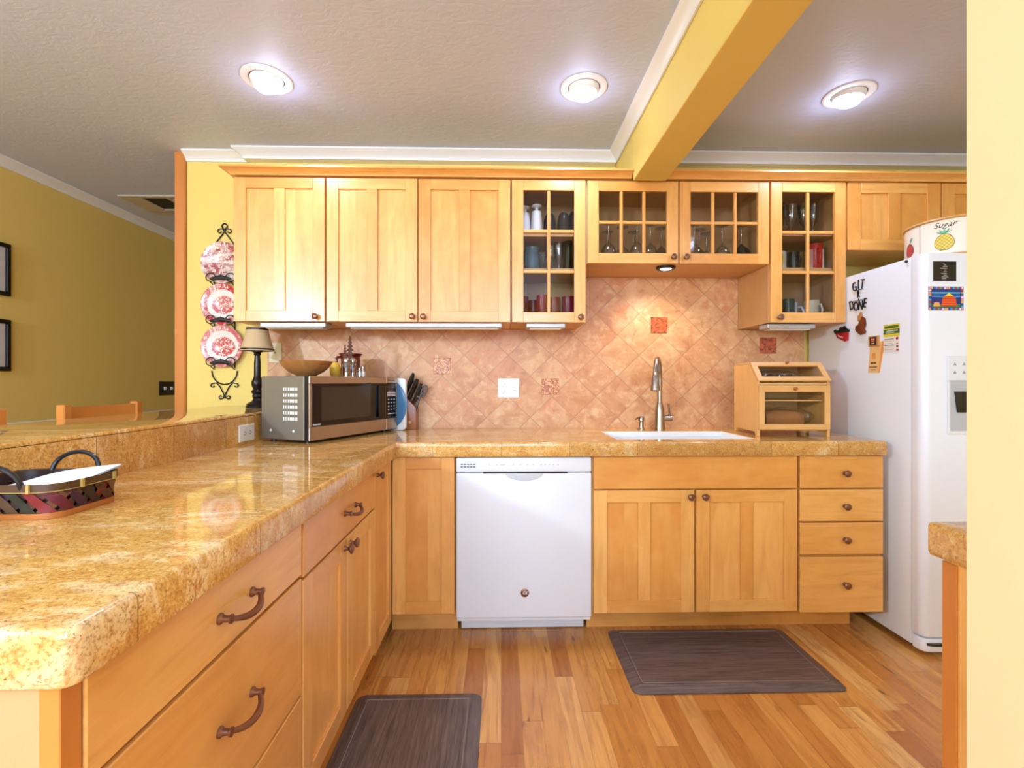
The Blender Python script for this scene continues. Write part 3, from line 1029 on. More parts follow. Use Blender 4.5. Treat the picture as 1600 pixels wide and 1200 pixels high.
t = thing('raised_bar', 'raised gold granite bar ledge along the back of the peninsula', 'countertop', (-1.35, 1.6, 1.0))
mb = MB()
mb.prism(rrect(-1.60, 0.45, -1.098, WY - 0.001, 0.006, 3, (1, 1, 0, 0)), 1.0315, 1.044, 'z', 0.005)
mb.build('bar_top', m_granite, t)
MB().box((-1.15, 0.452, 0.9145), (-1.0985, 2.73, 1.0313)).build('riser', m_granite_e, t)

# sink
t = thing('sink', 'white ceramic sink set into the granite counter', 'sink', (0.87, 2.35, 0.7))
mb = MB()
for a, b in (((0.540, 2.162, 0.70), (0.548, 2.528, 0.902)), ((1.188, 2.162, 0.70), (1.196, 2.528, 0.902)),
             ((0.548, 2.518, 0.70), (1.188, 2.528, 0.902)), ((0.548, 2.162, 0.70), (1.188, 2.172, 0.868)), ((0.540, 2.162, 0.69), (1.196, 2.528, 0.70))):
    mb.box(a, b)
mb.box((0.5352, 2.1702, 0.885), (0.545, 2.5198, 0.9125)).box((1.19, 2.1702, 0.885), (1.1998, 2.5198, 0.9125)).box((0.545, 2.51, 0.885), (1.19, 2.5198, 0.9125))
mb.build('basin', m_ceram, t)
MB().lathe([(0.045, 0.0), (0.045, 0.003), (0.02, 0.002), (0, 0.001)], (0.87, 2.36, 0.7003), seg=24).build('drain', m_nickel, t)

# faucet
t = thing('faucet', 'brushed nickel pull-down kitchen faucet behind the sink', 'faucet', (0.885, 2.60, 0.914))
MB().lathe([(0.0, 0), (0.030, 0), (0.030, 0.006), (0.0285, 0.012), (0.0265, 0.055), (0.025, 0.105), (0.019, 0.135), (0.015, 0.15), (0, 0.15)], (0.885, 2.60, 0.9145), seg=28).build('body', m_nickel, t)
path = []
hx, hy = -0.075, -0.155
for i in range(5):
    path.append((0.885, 2.60, 1.055 + i * 0.035))
for i in range(1, 15):
    a = PI * i / 14 * 0.93
    r = 0.5 * (1 - math.cos(a))
    path.append((0.885 + hx * r, 2.60 + hy * r, 1.195 + 0.112 * math.sin(a)))
rad = [0.0135] * len(path)
MB().tube(path, rad, 14).build('spout', m_nickel, t)
e = Vector(path[-1])
dr = (Vector(path[-1]) - Vector(path[-2])).normalized().lerp(Vector((0, 0, -1)), 0.5).normalized()
mb = MB()
mb.lathe([(0, -0.012), (0.0145, -0.012), (0.0150, 0.0), (0.0148, 0.004), (0.0160, 0.008), (0.020, 0.04), (0.0245, 0.072), (0.0245, 0.083), (0.021, 0.087), (0, 0.086)], e, dr, 24)
mb.build('spray_head', m_nickel, t)
mb = MB()
mb.cyl((0.905, 2.60, 0.978), 0.0165, 0.050, (1, 0, 0), 20, bev=0.002)
mb.tube([(0.940, 2.597, 0.985), (0.936, 2.592, 1.02), (0.930, 2.588, 1.058)], [0.006, 0.0055, 0.007], 10)
mb.build('lever', m_nickel, t)
t = thing('soap_dispenser', 'short nickel soap dispenser pump left of the faucet', 'soap dispenser', (0.785, 2.61, 0.914))
MB().lathe([(0, 0), (0.021, 0), (0.021, 0.004), (0.014, 0.010), (0.0125, 0.018), (0.0125, 0.045), (0.016, 0.048), (0.016, 0.066), (0.012, 0.073), (0, 0.074)], (0.785, 2.61, 0.9145), seg=22).build('pump', m_nickel, t)
MB().tube([(0.785, 2.61, 0.980), (0.765, 2.595, 0.981), (0.742, 2.578, 0.974)], [0.007, 0.006, 0.004], 8).build('nozzle', m_nickel, t)

# ------------------------------------------------------------------ outlets
def slot(parent, a, b):
    MB().box(a, b).build('slot', m_dark, parent)
def outlet_slots(t, fr, u, w):
    for dz in (0.021, -0.021):
        for du in (-0.006, 0.006):
            slot(t, fr(u + du - 0.001, 0.0063, w + dz - 0.004), fr(u + du + 0.001, 0.0073, w + dz + 0.005))
        slot(t, fr(u - 0.002, 0.0063, w + dz - 0.012), fr(u + 0.002, 0.0073, w + dz - 0.008))
FT = S(2.7305)
t = thing('wall_outlet', 'white two-gang outlet and switch plate on the tiles above the dishwasher', 'outlet', (0.043, 2.73, 1.146))
MB().box(FT(-0.019, 0.0, 1.089), FT(0.106, 0.005, 1.202), 0.002).build('plate', m_plastic, t)
MB().box(FT(-0.004, 0.0051, 1.108), FT(0.032, 0.0065, 1.183), 0.001).build('socket', m_ceram, t)
MB().box(FT(0.056, 0.0051, 1.108), FT(0.092, 0.0065, 1.183), 0.001).build('rocker', m_ceram, t)
outlet_slots(t, FT, 0.014, 1.146)
slot(t, FT(0.062, 0.0066, 1.128), FT(0.086, 0.0074, 1.131))
t = thing('phone_jack', 'ivory phone jack plate on the tiles behind the lamp', 'outlet', (-1.29, 2.73, 1.349))
MB().box(FT(-1.333, 0.0, 1.292), FT(-1.262, 0.006, 1.406), 0.002).build('plate', m_ivory, t)
MB().box(FT(-1.303, 0.0061, 1.343), FT(-1.292, 0.0075, 1.353)).build('jack', m_dark, t)
t = thing('wall_outlet', 'white horizontal outlet on the granite riser of the raised bar, left of the microwave', 'outlet', (-1.1, 2.045, 0.963))
FR = Ea(-1.0983)
MB().box(FR(1.985, 0.0, 0.926), FR(2.105, 0.006, 0.998), 0.002).build('plate', m_plastic, t)
for du in (-0.022, 0.022):
    for dz in (-0.006, 0.006):
        slot(t, FR(2.045 + du - 0.004, 0.0061, 0.962 + dz - 0.001), FR(2.045 + du + 0.004, 0.0072, 0.962 + dz + 0.001))
    slot(t, FR(2.045 + du + 0.008, 0.0061, 0.960), FR(2.045 + du + 0.011, 0.0072, 0.964))
FL = Ea(-2.9398)
t = thing('switch_plate', 'black switch plate with two white toggles on the mustard dining wall', 'switch', (-2.94, 4.2, 1.125))
MB().box(FL(4.10, 0, 1.065), FL(4.30, 0.008, 1.185), 0.002).build('plate', m_frame_blk, t)
for u in (4.16, 4.24):
    MB().box(FL(u - 0.012, 0.0081, 1.112), FL(u + 0.012, 0.016, 1.138)).build('toggle', m_ceram, t)

# ------------------------------------------------------------------ microwave and what stands on it
MW = math.atan2(0.917, 0.400)
t = thing('microwave', 'stainless steel microwave oven angled in the counter corner', 'microwave', (-0.82, 2.025, 0.914), None, MW)
mb = MB()
mb.box((0, 0.030, 0.012), (0.62, 0.285, 0.292), 0.004)
body = mb.build('body', m_silver, t, local=True)
mb = MB()
for r_ in range(6):
    for i in range(9):
        y = 0.068 + i * 0.0095
        mb.box((-0.0008, y, 0.228 - r_ * 0.026), (0.001, y + 0.0052, 0.242 - r_ * 0.026))
mb.build('vent_slots', m_ceram, body, local=True)
for y in (0.09, 0.225):
    MB().lathe([(0, 0), (0.006, 0), (0.005, 0.002), (0, 0.0025)], (0, y, 0.052), (-1, 0, 0), 14).build('screw', m_ceram, body, local=True)
MB().box((0.001, 0.004, 0.012), (0.619, 0.031, 0.292), 0.002).build('bezel', m_dark, t, local=True)
mb = MB()
mb.box((0.0, 0, 0.012), (0.524, 0.006, 0.072), 0.002).box((0.0, 0, 0.258), (0.524, 0.006, 0.292), 0.002)
mb.box((0.0, 0, 0.072), (0.016, 0.006, 0.258), 0.001).box((0.51, 0.002, 0.072), (0.524, 0.006, 0.258), 0.001)
dr_ = mb.build('door', m_steel, t, local=True)
MB().box((0.016, 0.001, 0.0725), (0.522, 0.0055, 0.2575), 0.001).build('window', m_black, dr_, local=True)
t_in = MB().box((0.07, 0.0005, 0.095), (0.40, 0.0012, 0.245))
t_in.build('screen', plain('mesh_screen', C(52, 44, 36), 0.15), dr_, local=True)
MB().box((0.455, -0.012, 0.085), (0.463, 0.0008, 0.247), 0.003).build('handle', m_black, dr_, local=True)
mb = MB()
mb.box((0.5265, 0, 0.012), (0.62, 0.006, 0.072), 0.002).box((0.5265, 0, 0.258), (0.62, 0.006, 0.292), 0.002).box((0.612, 0, 0.072), (0.62, 0.006, 0.258), 0.001)
mb.build('panel_frame', m_steel, t, local=True)
cp = MB().box((0.5265, 0.001, 0.0725), (0.612, 0.005, 0.2575), 0.001).build('control_panel', m_black, t, local=True)
mb = MB()
mb.box((0.535, 0.0002, 0.204), (0.606, 0.0012, 0.213)).box((0.535, 0.0002, 0.190), (0.606, 0.0012, 0.200))
for r_ in range(4):
    for k in range(3):
        mb.box((0.541 + k * 0.024, 0.0002, 0.170 - r_ * 0.018), (0.552 + k * 0.024, 0.0012, 0.176 - r_ * 0.018))
mb.box((0.541, 0.0002, 0.094), (0.574, 0.0012, 0.099)).box((0.580, 0.0002, 0.094), (0.600, 0.0012, 0.099)).box((0.545, 0.0002, 0.217), (0.598, 0.0012, 0.220))
mb.build('button', plain('button_print', C(196, 192, 188), 0.4), cp, local=True)
MB().box((0.540, 0.0002, 0.226), (0.604, 0.0012, 0.250)).build('display', plain('display_glass', C(48, 46, 46), 0.1), cp, local=True)
def ML(x, y, z):
    return Matrix.Translation((x, y, z)) @ Matrix(((1, 0, 0, 0), (0, 0, -1, 0), (0, 1, 0, 0), (0, 0, 0, 1)))
MB().text('Panasonic', 0.016, ML(0.570, -0.0003, 0.275), 0.0003).build('brand_lettering', m_dark, t, local=True)
MB().text('Inverter', 0.014, ML(0.044, 0.0007, 0.081), 0.0003).build('window_lettering', m_ceram, dr_, local=True)
for x in (0.04, 0.57):
    for y in (0.05, 0.25):
        MB().cyl((x, y, 0.0005), 0.012, 0.012, seg=12).build('foot', m_dark, t, local=True)

MT = 0.914 + 0.2922
def on_mw(tt, dn=0.145):
    return (-0.82 - 0.917 * dn + 0.400 * tt, 2.025 + 0.400 * dn + 0.917 * tt)
x, y = on_mw(0.125)
prof = [(0, 0), (0.040, 0), (0.044, 0.004), (0.075, 0.020), (0.100, 0.044), (0.116, 0.070), (0.112, 0.071), (0.096, 0.047), (0.070, 0.024), (0.035, 0.010), (0, 0.009)]
o = MB().lathe(prof, seg=40).build('wooden_bowl', m_bowl)
o.location = (x, y, MT)
tag(o, 'shallow brown wooden bowl on top of the microwave', 'bowl')
# big red mug
x, y = on_mw(0.488, 0.205)
t = thing('mug', 'large dark red mug behind the glass shakers on the microwave', 'mug', (x, y, MT))
MB().lathe([(0, 0), (0.050, 0), (0.053, 0.004), (0.050, 0.05), (0.050, 0.110), (0.062, 0.126), (0.059, 0.127), (0.047, 0.110), (0.046, 0.05), (0.046, 0.01), (0, 0.009)], (x, y, MT), seg=32).build('body', m_red, t)
dx, dy = -0.95, -0.30
MB().tube([(x + dx * r, y + dy * r, MT + z) for r, z in ((0.049, 0.108), (0.066, 0.108), (0.074, 0.098), (0.070, 0.07), (0.060, 0.045), (0.049, 0.034))], 0.007, 8).build('handle', m_red, t)
# rusty tree cut-out
def fir(cx, base, h, wmax):
    n = 6
    pts_r = [(0.0025, base)]
    for i in range(n):
        f = i / n
        w0 = wmax * (1 - f * 0.85) * (0.9 + 0.2 * R.random())
        pts_r.append((w0, base + h * (f + 0.06 / n)))
        pts_r.append((w0 * 0.28, base + h * (f + 0.75 / n)))
    right = [(cx + a, b) for a, b in pts_r]
    left = [(cx - a * (0.9 + 0.2 * R.random()), b) for a, b in reversed(pts_r)]
    return right + [(cx, base + h)] + left
x, y = on_mw(0.360, 0.106)
t = thing('tree_ornament', 'rusty steel ornament cut as two fir trees, on the microwave', 'ornament', (x, y, MT), None, -0.25)
mb = MB()
mb.box((-0.045, -0.022, 0.0), (0.045, 0.022, 0.004))
mb.prism([(-0.03, 0.003), (0.03, 0.003), (0.026, 0.09), (0.014, 0.104), (-0.028, 0.10)], -0.0015, 0.0015, 'y')
mb.prism(fir(0.008, 0.095, 0.115, 0.027), -0.0014, 0.0014, 'y')
mb.prism(fir(-0.020, 0.09, 0.078, 0.019), -0.0013, 0.0013, 'y')
mb.build('tree_cutout', m_rust, t, local=True)
def shaker_jar(tt, dn, r, h, label, glassm=m_glass):
    x, y = on_mw(tt, dn)
    t = thing('shaker', label, 'shaker', (x, y, MT), 'glass shakers on the microwave')
    MB().lathe([(0, 0), (r, 0), (r, h * 0.66), (r * 0.72, h * 0.76), (r * 0.72, h * 0.8), (0, h * 0.8)], (x, y, MT), seg=20).build('jar', glassm, t)
    MB().cyl((x, y, MT + 0.003), r * 0.86, h * 0.42, seg=18).build('contents', m_ceram if tt > 0.35 else m_red, t)
    MB().lathe([(0, 0), (r * 0.82, 0), (r * 0.82, h * 0.13), (r * 0.6, h * 0.2), (0, h * 0.2)], (x, y, MT + h * 0.79), seg=20).build('lid', m_nickel, t)
shaker_jar(0.276, 0.045, 0.020, 0.092, 'tall glass shaker with metal lid, left of the two tall ones')
shaker_jar(0.319, 0.043, 0.020, 0.092, 'tall glass shaker with metal lid, right of the two tall ones')
shaker_jar(0.358, 0.035, 0.014, 0.046, 'tiny glass salt shaker right of the tall shakers')
shaker_jar(0.390, 0.040, 0.014, 0.054, 'tiny glass pepper shaker, rightmost on the microwave')
x, y = on_mw(0.352, 0.185)
mb = MB()
mb.c = C(222, 172, 50)
o = mb.lathe([(0, 0), (0.018, 0), (0.026, 0.012), (0.027, 0.04), (0.022, 0.066), (0.012, 0.074), (0, 0.075)], seg=24).build('candle', m_paint)
o.location = (x, y, MT)
tag(o, 'squat yellow candle between the wooden bowl and the red mug', 'candle')

# board, tray and knife block beside the microwave
MWM = Matrix.Translation((-0.82, 2.025, 0.914)) @ Matrix.Rotation(MW, 4, 'Z')
t = thing('serving_tray', 'round blue tray standing on edge against the right end of the microwave', 'tray', (-0.82, 2.025, 0.914), None, MW)
mb = MB()
mb.lathe([(0, 0), (0.130, 0), (0.142, 0.006), (0.140, 0.008), (0.128, 0.003), (0, 0.003)], (0.6225, 0.083, 0.1432), (1, 0, 0), 56)
mb.build('disc', m_blue, t, local=True)
t = thing('cutting_board', 'white cutting board standing on edge behind the blue tray', 'cutting board', (-0.82, 2.025, 0.914), None, MW)
mb = MB()
mb.prism(rrect(-0.046, 0.001, 0.15, 0.288, 0.022, 5), 0.632, 0.648, 'x', 0.003)
mb.build('board', m_plastic, t, local=True)
bx0, bx1, by0, by1 = -0.572, -0.478, 2.645, 2.726
t = thing('knife_block', 'dark wooden knife block with black handled knives, in the corner behind the microwave', 'knife block', (-0.52, 2.69, 0.914))
mb = MB()
mb.prism([(bx0, 0.9145), (bx1, 0.9145), (bx1, 1.035), (bx0 + 0.01, 1.125), (bx0, 1.125)], by0, by1, 'y', 0.003)
mb.build('block', m_block, t)
MB().lathe([(0, 0), (0.009, 0), (0.008, 0.003), (0, 0.003)], (-0.512, by0 + 0.0005, 0.955), (0, -1, 0), 18).build('medallion', m_box, t)
k = 0
for row in range(3):
    for j in range(3):
        px = bx0 + 0.022 + j * 0.024
        pz = 1.122 - (px - bx0 - 0.01) * 1.07
        py = by0 + 0.016 + row * 0.024
        L = 0.135 - 0.012 * row + R.uniform(-0.008, 0.008)
        dv = Vector((0.42, -0.05 + 0.03 * row, 0.93)).normalized()
        p0 = Vector((px, py, pz - 0.004))
        MB().tube([p0 + dv * (L * f) for f in (0, 0.15, 0.5, 0.85, 1.0)], [0.006, 0.0085, 0.008, 0.0105, 0.007], 8).build('knife_handle', m_dark, t)
mb = MB()
for s_ in (-1, 1):
    c = Vector((-0.446 + s_ * 0.010, 2.66, 1.128 + s_ * 0.002))
    mb.tube([c + Vector((0.015 * math.cos(a) * 1.0 + 0.010 * math.sin(a), 0.004 * s_, 0.030 * math.sin(a))) for a in [2 * PI * i / 20 for i in range(20)]], 0.004, 6, True)
mb.tube([(-0.485, 2.66, 1.01), (-0.458, 2.66, 1.10)], 0.005, 6)
mb.build('scissors', m_dark, t)

# ------------------------------------------------------------------ table lamp on the bar
lx, ly = -1.293, 2.52
t = thing('table_lamp', 'small lamp with tan bell shade and ornate dark base on the raised bar', 'lamp', (lx, ly, 1.044))
MB().lathe([(0, 0), (0.055, 0), (0.056, 0.008), (0.050, 0.014), (0.052, 0.020), (0.040, 0.028), (0.026, 0.036), (0.020, 0.05), (0.026, 0.06), (0.022, 0.072),
            (0.030, 0.082), (0.026, 0.092), (0.019, 0.098), (0.028, 0.118), (0.029, 0.135), (0.021, 0.155), (0.017, 0.165), (0.016, 0.24), (0.013, 0.275),
            (0.018, 0.283), (0.016, 0.29), (0.027, 0.296), (0.028, 0.304), (0.014, 0.310), (0.009, 0.325), (0, 0.325)], (lx, ly, 1.0445), seg=28).build('base', m_lampbase, t)
mb = MB()
mb.open_ends = True
mb.lathe([(0.082, 0.0), (0.080, 0.010), (0.068, 0.045), (0.058, 0.085), (0.052, 0.125), (0.0505, 0.125), (0.0565, 0.085), (0.0665, 0.045), (0.0785, 0.010), (0.0805, 0.0), (0.082, 0.0)], (lx, ly, 1.345), seg=36)
sh = mb.build('lamp_shade', m_shade, t)
mb = MB()
mb.open_ends = True
mb.lathe([(0.0825, 0.004), (0.0815, 0.012), (0.0785, 0.0125), (0.0795, 0.004), (0.0825, 0.004)], (lx, ly, 1.345), seg=36)
mb.build('beaded_band', m_lampbase, sh)
mb = MB()
mb.open_ends = True
mb.lathe([(0.0545, 0.108), (0.0530, 0.120), (0.0505, 0.120), (0.0520, 0.108), (0.0545, 0.108)], (lx, ly, 1.345), seg=36)
mb.build('beaded_band', m_lampbase, sh)
mb = MB()
mb.tube([(lx, ly, 1.365), (lx, ly, 1.462)], 0.004, 6)
mb.tube([(lx - 0.052, ly, 1.462), (lx + 0.052, ly, 1.462)], 0.002, 6)
mb.build('shade_holder', m_iron, t)

# ------------------------------------------------------------------ plate rack and plates
YW = WY
t = thing('plate_rack', 'black wrought iron wall rack holding three plates beside the cabinets', 'plate rack', (-1.59, YW, 1.1))
cx = -1.592
y0 = YW - 0.007
def scroll(c, r0, a0, a1, n=14, shrink=0.5):
    return [(c[0] + r0 * (1 - shrink * i / n) * math.cos(a0 + (a1 - a0) * i / n), y0, c[1] + r0 * (1 - shrink * i / n) * math.sin(a0 + (a1 - a0) * i / n)) for i in range(n + 1)]
mb = MB()
for s_ in (-1, 1):
    mb.tube([(cx + s_ * 0.058, y0, 1.26), (cx + s_ * 0.058, y0, 1.60), (cx + s_ * 0.058, y0, 1.93), (cx + s_ * 0.05, y0, 1.98)], 0.0035, 6)
    mb.tube([(cx + s_ * 0.05, y0, 1.98), (cx + s_ * 0.012, y0, 2.03), (cx - s_ * 0.008, y0, 2.058)], 0.0035, 6)
    mb.tube(scroll((cx + s_ * 0.026, 2.048), 0.014, PI / 2, PI / 2 - s_ * 1.5 * PI), 0.0032, 6)
    mb.tube([(cx, y0, 2.062), (cx + s_ * 0.026, y0, 2.062)], 0.0032, 6)
    # lower scrolls
    mb.tube([(cx + s_ * 0.066, y0, 1.172), (cx + s_ * 0.045, y0, 1.176), (cx + s_ * 0.024, y0, 1.150), (cx + s_ * 0.008, y0, 1.118), (cx - s_ * 0.004, y0, 1.09)], 0.0035, 6)
    mb.tube(scroll((cx + s_ * 0.066, 1.160), 0.013, PI / 2, PI / 2 - s_ * 1.5 * PI), 0.0032, 6)
    mb.tube([(cx, y0, 1.108), (cx + s_ * 0.008, y0, 1.088), (cx + s_ * 0.022, y0, 1.083)], 0.0035, 6)
    mb.tube(scroll((cx + s_ * 0.022, 1.094), 0.011, -PI / 2, -PI / 2 + s_ * 1.4 * PI), 0.0032, 6)
mb.tube([(cx + 0.015 * math.cos(a), y0, 2.077 + 0.015 * math.sin(a)) for a in [2 * PI * i / 16 for i in range(16)]], 0.0035, 6, True)
mb.tube([(cx + 0.072 * math.cos(a), y0, 1.245 + 0.078 * math.sin(a)) for a in [PI + PI * i / 20 for i in range(21)]], 0.0035, 6)
mb.build('frame', m_iron, t)
plates = [(1.863, 0.1185, 'topmost pink and white toile plate, all-over landscape pattern, in the wall rack', mk_plate('toile_plate_landscape', 0.07, C(166, 66, 70), C(166, 66, 70), True)),
          (1.624, 0.1185, 'middle plate in the wall rack, strong red floral rim around a white centre', mk_plate('toile_plate_red_rim', 0.084, C(184, 38, 46), C(196, 84, 86))),
          (1.385, 0.1185, 'lowest plate in the wall rack, pale pink rim and red landscape centre', mk_plate('toile_plate_pink_rim', 0.088, C(198, 98, 104), C(190, 62, 66)))]
for z, r, lab, m in plates:
    hz = z - r + 0.030
    mb = MB()
    for s_ in (-1, 1):
        mb.tube([(cx + s_ * 0.055 + 0.026 * math.cos(a), YW - 0.046, hz + 0.024 * math.sin(a)) for a in [2 * PI * i / 18 for i in range(18)]], 0.0032, 6, True)
        mb.tube([(cx + s_ * 0.058, y0, hz - 0.044), (cx + s_ * 0.058, YW - 0.046, hz - 0.024)], 0.003, 6)
    k = 13
    for i in range(k):
        f = -1 + 2 * i / (k - 1)
        mb.ball((cx + f * 0.05, YW - 0.046, hz - 0.008 + 0.010 * (1 - abs(f))), 0.011, 1, (1, 0.45, 0.9 + 0.5 * (1 - abs(f))))
    mb.build('holder', m_iron, t)
    mb = MB()
    mb.lathe([(0, 0), (r * 0.55, 0), (r * 0.62, 0.006), (r * 0.97, 0.019), (r, 0.021), (r, 0.023), (r * 0.96, 0.023), (r * 0.64, 0.011), (r * 0.56, 0.005), (0, 0.005)], (0, 0, 0), (0, -1, 0), 56)
    o = mb.build('decorative_plate', m)
    o.location = (cx, YW - 0.013, z)
    tag(o, lab, 'plate', 'plates in the wall rack')

# ------------------------------------------------------------------ bread box
BRZ = math.radians(-5)
t = thing('bread_box', 'bamboo bread box with two glass doors on the counter beside the refrigerator', 'bread box', (1.25, 2.262, 0.914), None, BRZ)
W_, D_ = 0.340, 0.275
side = [(0, 0.0005), (0.02, 0.0005), (0.03, 0.022), (0.245, 0.022), (0.255, 0.0005), (D_, 0.0005), (D_, 0.356), (0.088, 0.356), (0.002, 0.268), (0.002, 0.262), (0, 0.26)]
def BX(p):
    return p
for x0 in (0, W_ - 0.012):
    MB().prism(side, x0, x0 + 0.012, 'x', 0, None, 2).build('side_panel', m_box, t, local=True)
mb = MB()
mb.box((0.012, D_ - 0.010, 0.03), (W_ - 0.012, D_ - 0.001, 0.355), 0, 0)
mb.build('back_panel', m_box, t, local=True)
mb = MB()
mb.box((0.0, 0.088, 0.3562), (W_, D_, 0.364), 0.002, 0)
mb.build('top_panel', m_box, t, local=True)
MB().box((0.012, 0.010, 0.030), (W_ - 0.012, D_ - 0.010, 0.040), 0, 0).build('bottom_panel', m_box, t, local=True)
MB().box((0.012, 0.004, 0.252), (W_ - 0.012, D_ - 0.010, 0.263), 0.001, 0).build('divider', m_box, t, local=True)
MB().box((0.013, 0.030, 0.172), (W_ - 0.013, D_ - 0.011, 0.178), 0, 0).build('inner_shelf', m_box, t, local=True)
mb = MB()
ya, yb = -0.013, -0.001
mb.box((0.004, ya, 0.036), (W_ - 0.004, yb, 0.062), 0.001, 0).box((0.004, ya, 0.218), (W_ - 0.004, yb, 0.250), 0.001, 0)
mb.box((0.004, ya, 0.062), (0.030, yb, 0.218), 0.001, 2).box((W_ - 0.030, ya, 0.062), (W_ - 0.004, yb, 0.218), 0.001, 2)
d = mb.build('door', m_box, t, 'lower glass door', local=True)
MB().box((0.028, ya + 0.004, 0.060), (W_ - 0.028, ya + 0.007, 0.220)).build('glass', m_pane_c, d, local=True)
MB().lathe([(0, 0), (0.005, 0), (0.005, 0.006), (0.009, 0.010), (0.007, 0.016), (0, 0.017)], (W_ / 2, ya, 0.234), (0, -1, 0), 14).build('knob', m_block, d, local=True)
# slanted lid
A = Vector((0, -0.008, 0.268))
B = Vector((0, 0.080, 0.360))
ld_ = (B - A)
ll = ld_.length
ang = math.atan2(ld_.z, ld_.y)
LM = Matrix.Translation(A) @ Matrix.Rotation(ang, 4, 'X')
mb = MB()
mb.box((0.0, 0, 0.0), (W_, 0.026, 0.010), 0.001, 0, LM).box((0.0, ll - 0.026, 0), (W_, ll, 0.010), 0.001, 0, LM)
mb.box((0.0, 0.026, 0), (0.026, ll - 0.026, 0.010), 0.001, 1, LM).box((W_ - 0.026, 0.026, 0), (W_, ll - 0.026, 0.010), 0.001, 1, LM)
d = mb.build('lid', m_box, t, 'slanted upper glass lid', local=True)
MB().box((0.024, 0.024, 0.003), (W_ - 0.024, ll - 0.024, 0.006), 0, 0, LM).build('glass', m_pane_c, d, local=True)
MB().lathe([(0, 0), (0.005, 0), (0.005, 0.006), (0.009, 0.010), (0.007, 0.014), (0, 0.015)], LM @ Vector((W_ / 2, ll - 0.012, 0.010)), LM.to_3x3() @ Vector((0, 0, 1)), 14).build('knob', m_block, d, local=True)
BM = Matrix.Translation((1.25, 2.262, 0.914)) @ Matrix.Rotation(BRZ, 4, 'Z')
def crinkle(cx, cy, cz, sx, sy, sz, seed, n=18, m=12):
    rr = random.Random(seed)
    rings = []
    for i in range(n + 1):
        f = i / n
        env = min(1.0, math.sin(PI * min(max(f, 0.02), 0.98)) ** 0.45)
        ring = []
        for j in range(m):
            a = 2 * PI * j / m
            q = env * (0.85 + 0.3 * rr.random())
            ring.append((cx + (f - 0.5) * sx, cy + sy / 2 * math.cos(a) * q, cz + sz / 2 + sz / 2 * math.sin(a) * min(q, 1.0)))
        rings.append(ring)
    return rings
loc = BM @ Vector((0.17, 0.10, 0.040))
t = thing('bread_loaf', 'sliced brown bread loaf in a clear bag behind the lower bread box door', 'bread', loc, None, BRZ)
rings = []
for i in range(15):
    f = i / 14
    q = 0.86 + 0.14 * math.sin(PI * f) ** 0.5 - (0.03 if i % 2 else 0)
    h = 0.085 * q
    w_ = 0.052 * q
    ring = []
    for j in range(14):
        a = 2 * PI * j / 14
        cxp, czp = math.cos(a), math.sin(a)
        ring.append((-0.10 + f * 0.18, w_ * (abs(cxp) ** 0.6) * (1 if cxp > 0 else -1), 0.004 + h / 2 + h / 2 * (abs(czp) ** 0.6) * (1 if czp > 0 else -1)))
    rings.append(ring)
MB().loft(rings).build('loaf', m_bread, t, local=True)
MB().loft(crinkle(0.0, 0.0, 0.0015, 0.29, 0.135, 0.10, 3)).build('bag', m_bag, t, local=True)
loc = BM @ Vector((0.15, 0.15, 0.2635))
t = thing('bread_bag', 'crumpled clear bag with dark rolls behind the slanted bread box lid', 'bread', loc, None, BRZ)
mb = MB()
for i in range(4):
    mb.ball((-0.07 + i * 0.05, 0.0, 0.024), 0.026, 2, (1.05, 1.2, 0.8), jitter=0.03)
mb.build('rolls', plain('dark_rolls', C(96, 60, 44), 0.7, var=0.2), t, local=True)
MB().loft(crinkle(0.0, 0.0, 0.001, 0.26, 0.12, 0.062, 5)).build('bag', m_bag, t, local=True)

# ------------------------------------------------------------------ basket with napkins
t = thing('basket', 'dark woven basket with two black loop handles on the peninsula counter', 'basket', (-0.98, 1.0, 0.914))
bx0, bx1, by0, by1, bz = -1.075, -0.868, 0.930, 1.085, 0.9145
def ringpts(off, z, seg=6):
    return [(p[0], p[1], z) for p in rrect(bx0 - off, by0 - off, bx1 + off, by1 + off, 0.032 + off, seg)]
hB = 0.066
mb = MB()
mb.c = C(46, 26, 20)
mb.box((bx0 + 0.012, by0 + 0.012, bz), (bx1 - 0.012, by1 - 0.012, bz + 0.005))
inner0 = ringpts(-0.004, bz + 0.004)
inner1 = ringpts(0.002, bz + hB)
mb.loft([inner0, inner1], cap=False)
per = ringpts(0.0, bz)
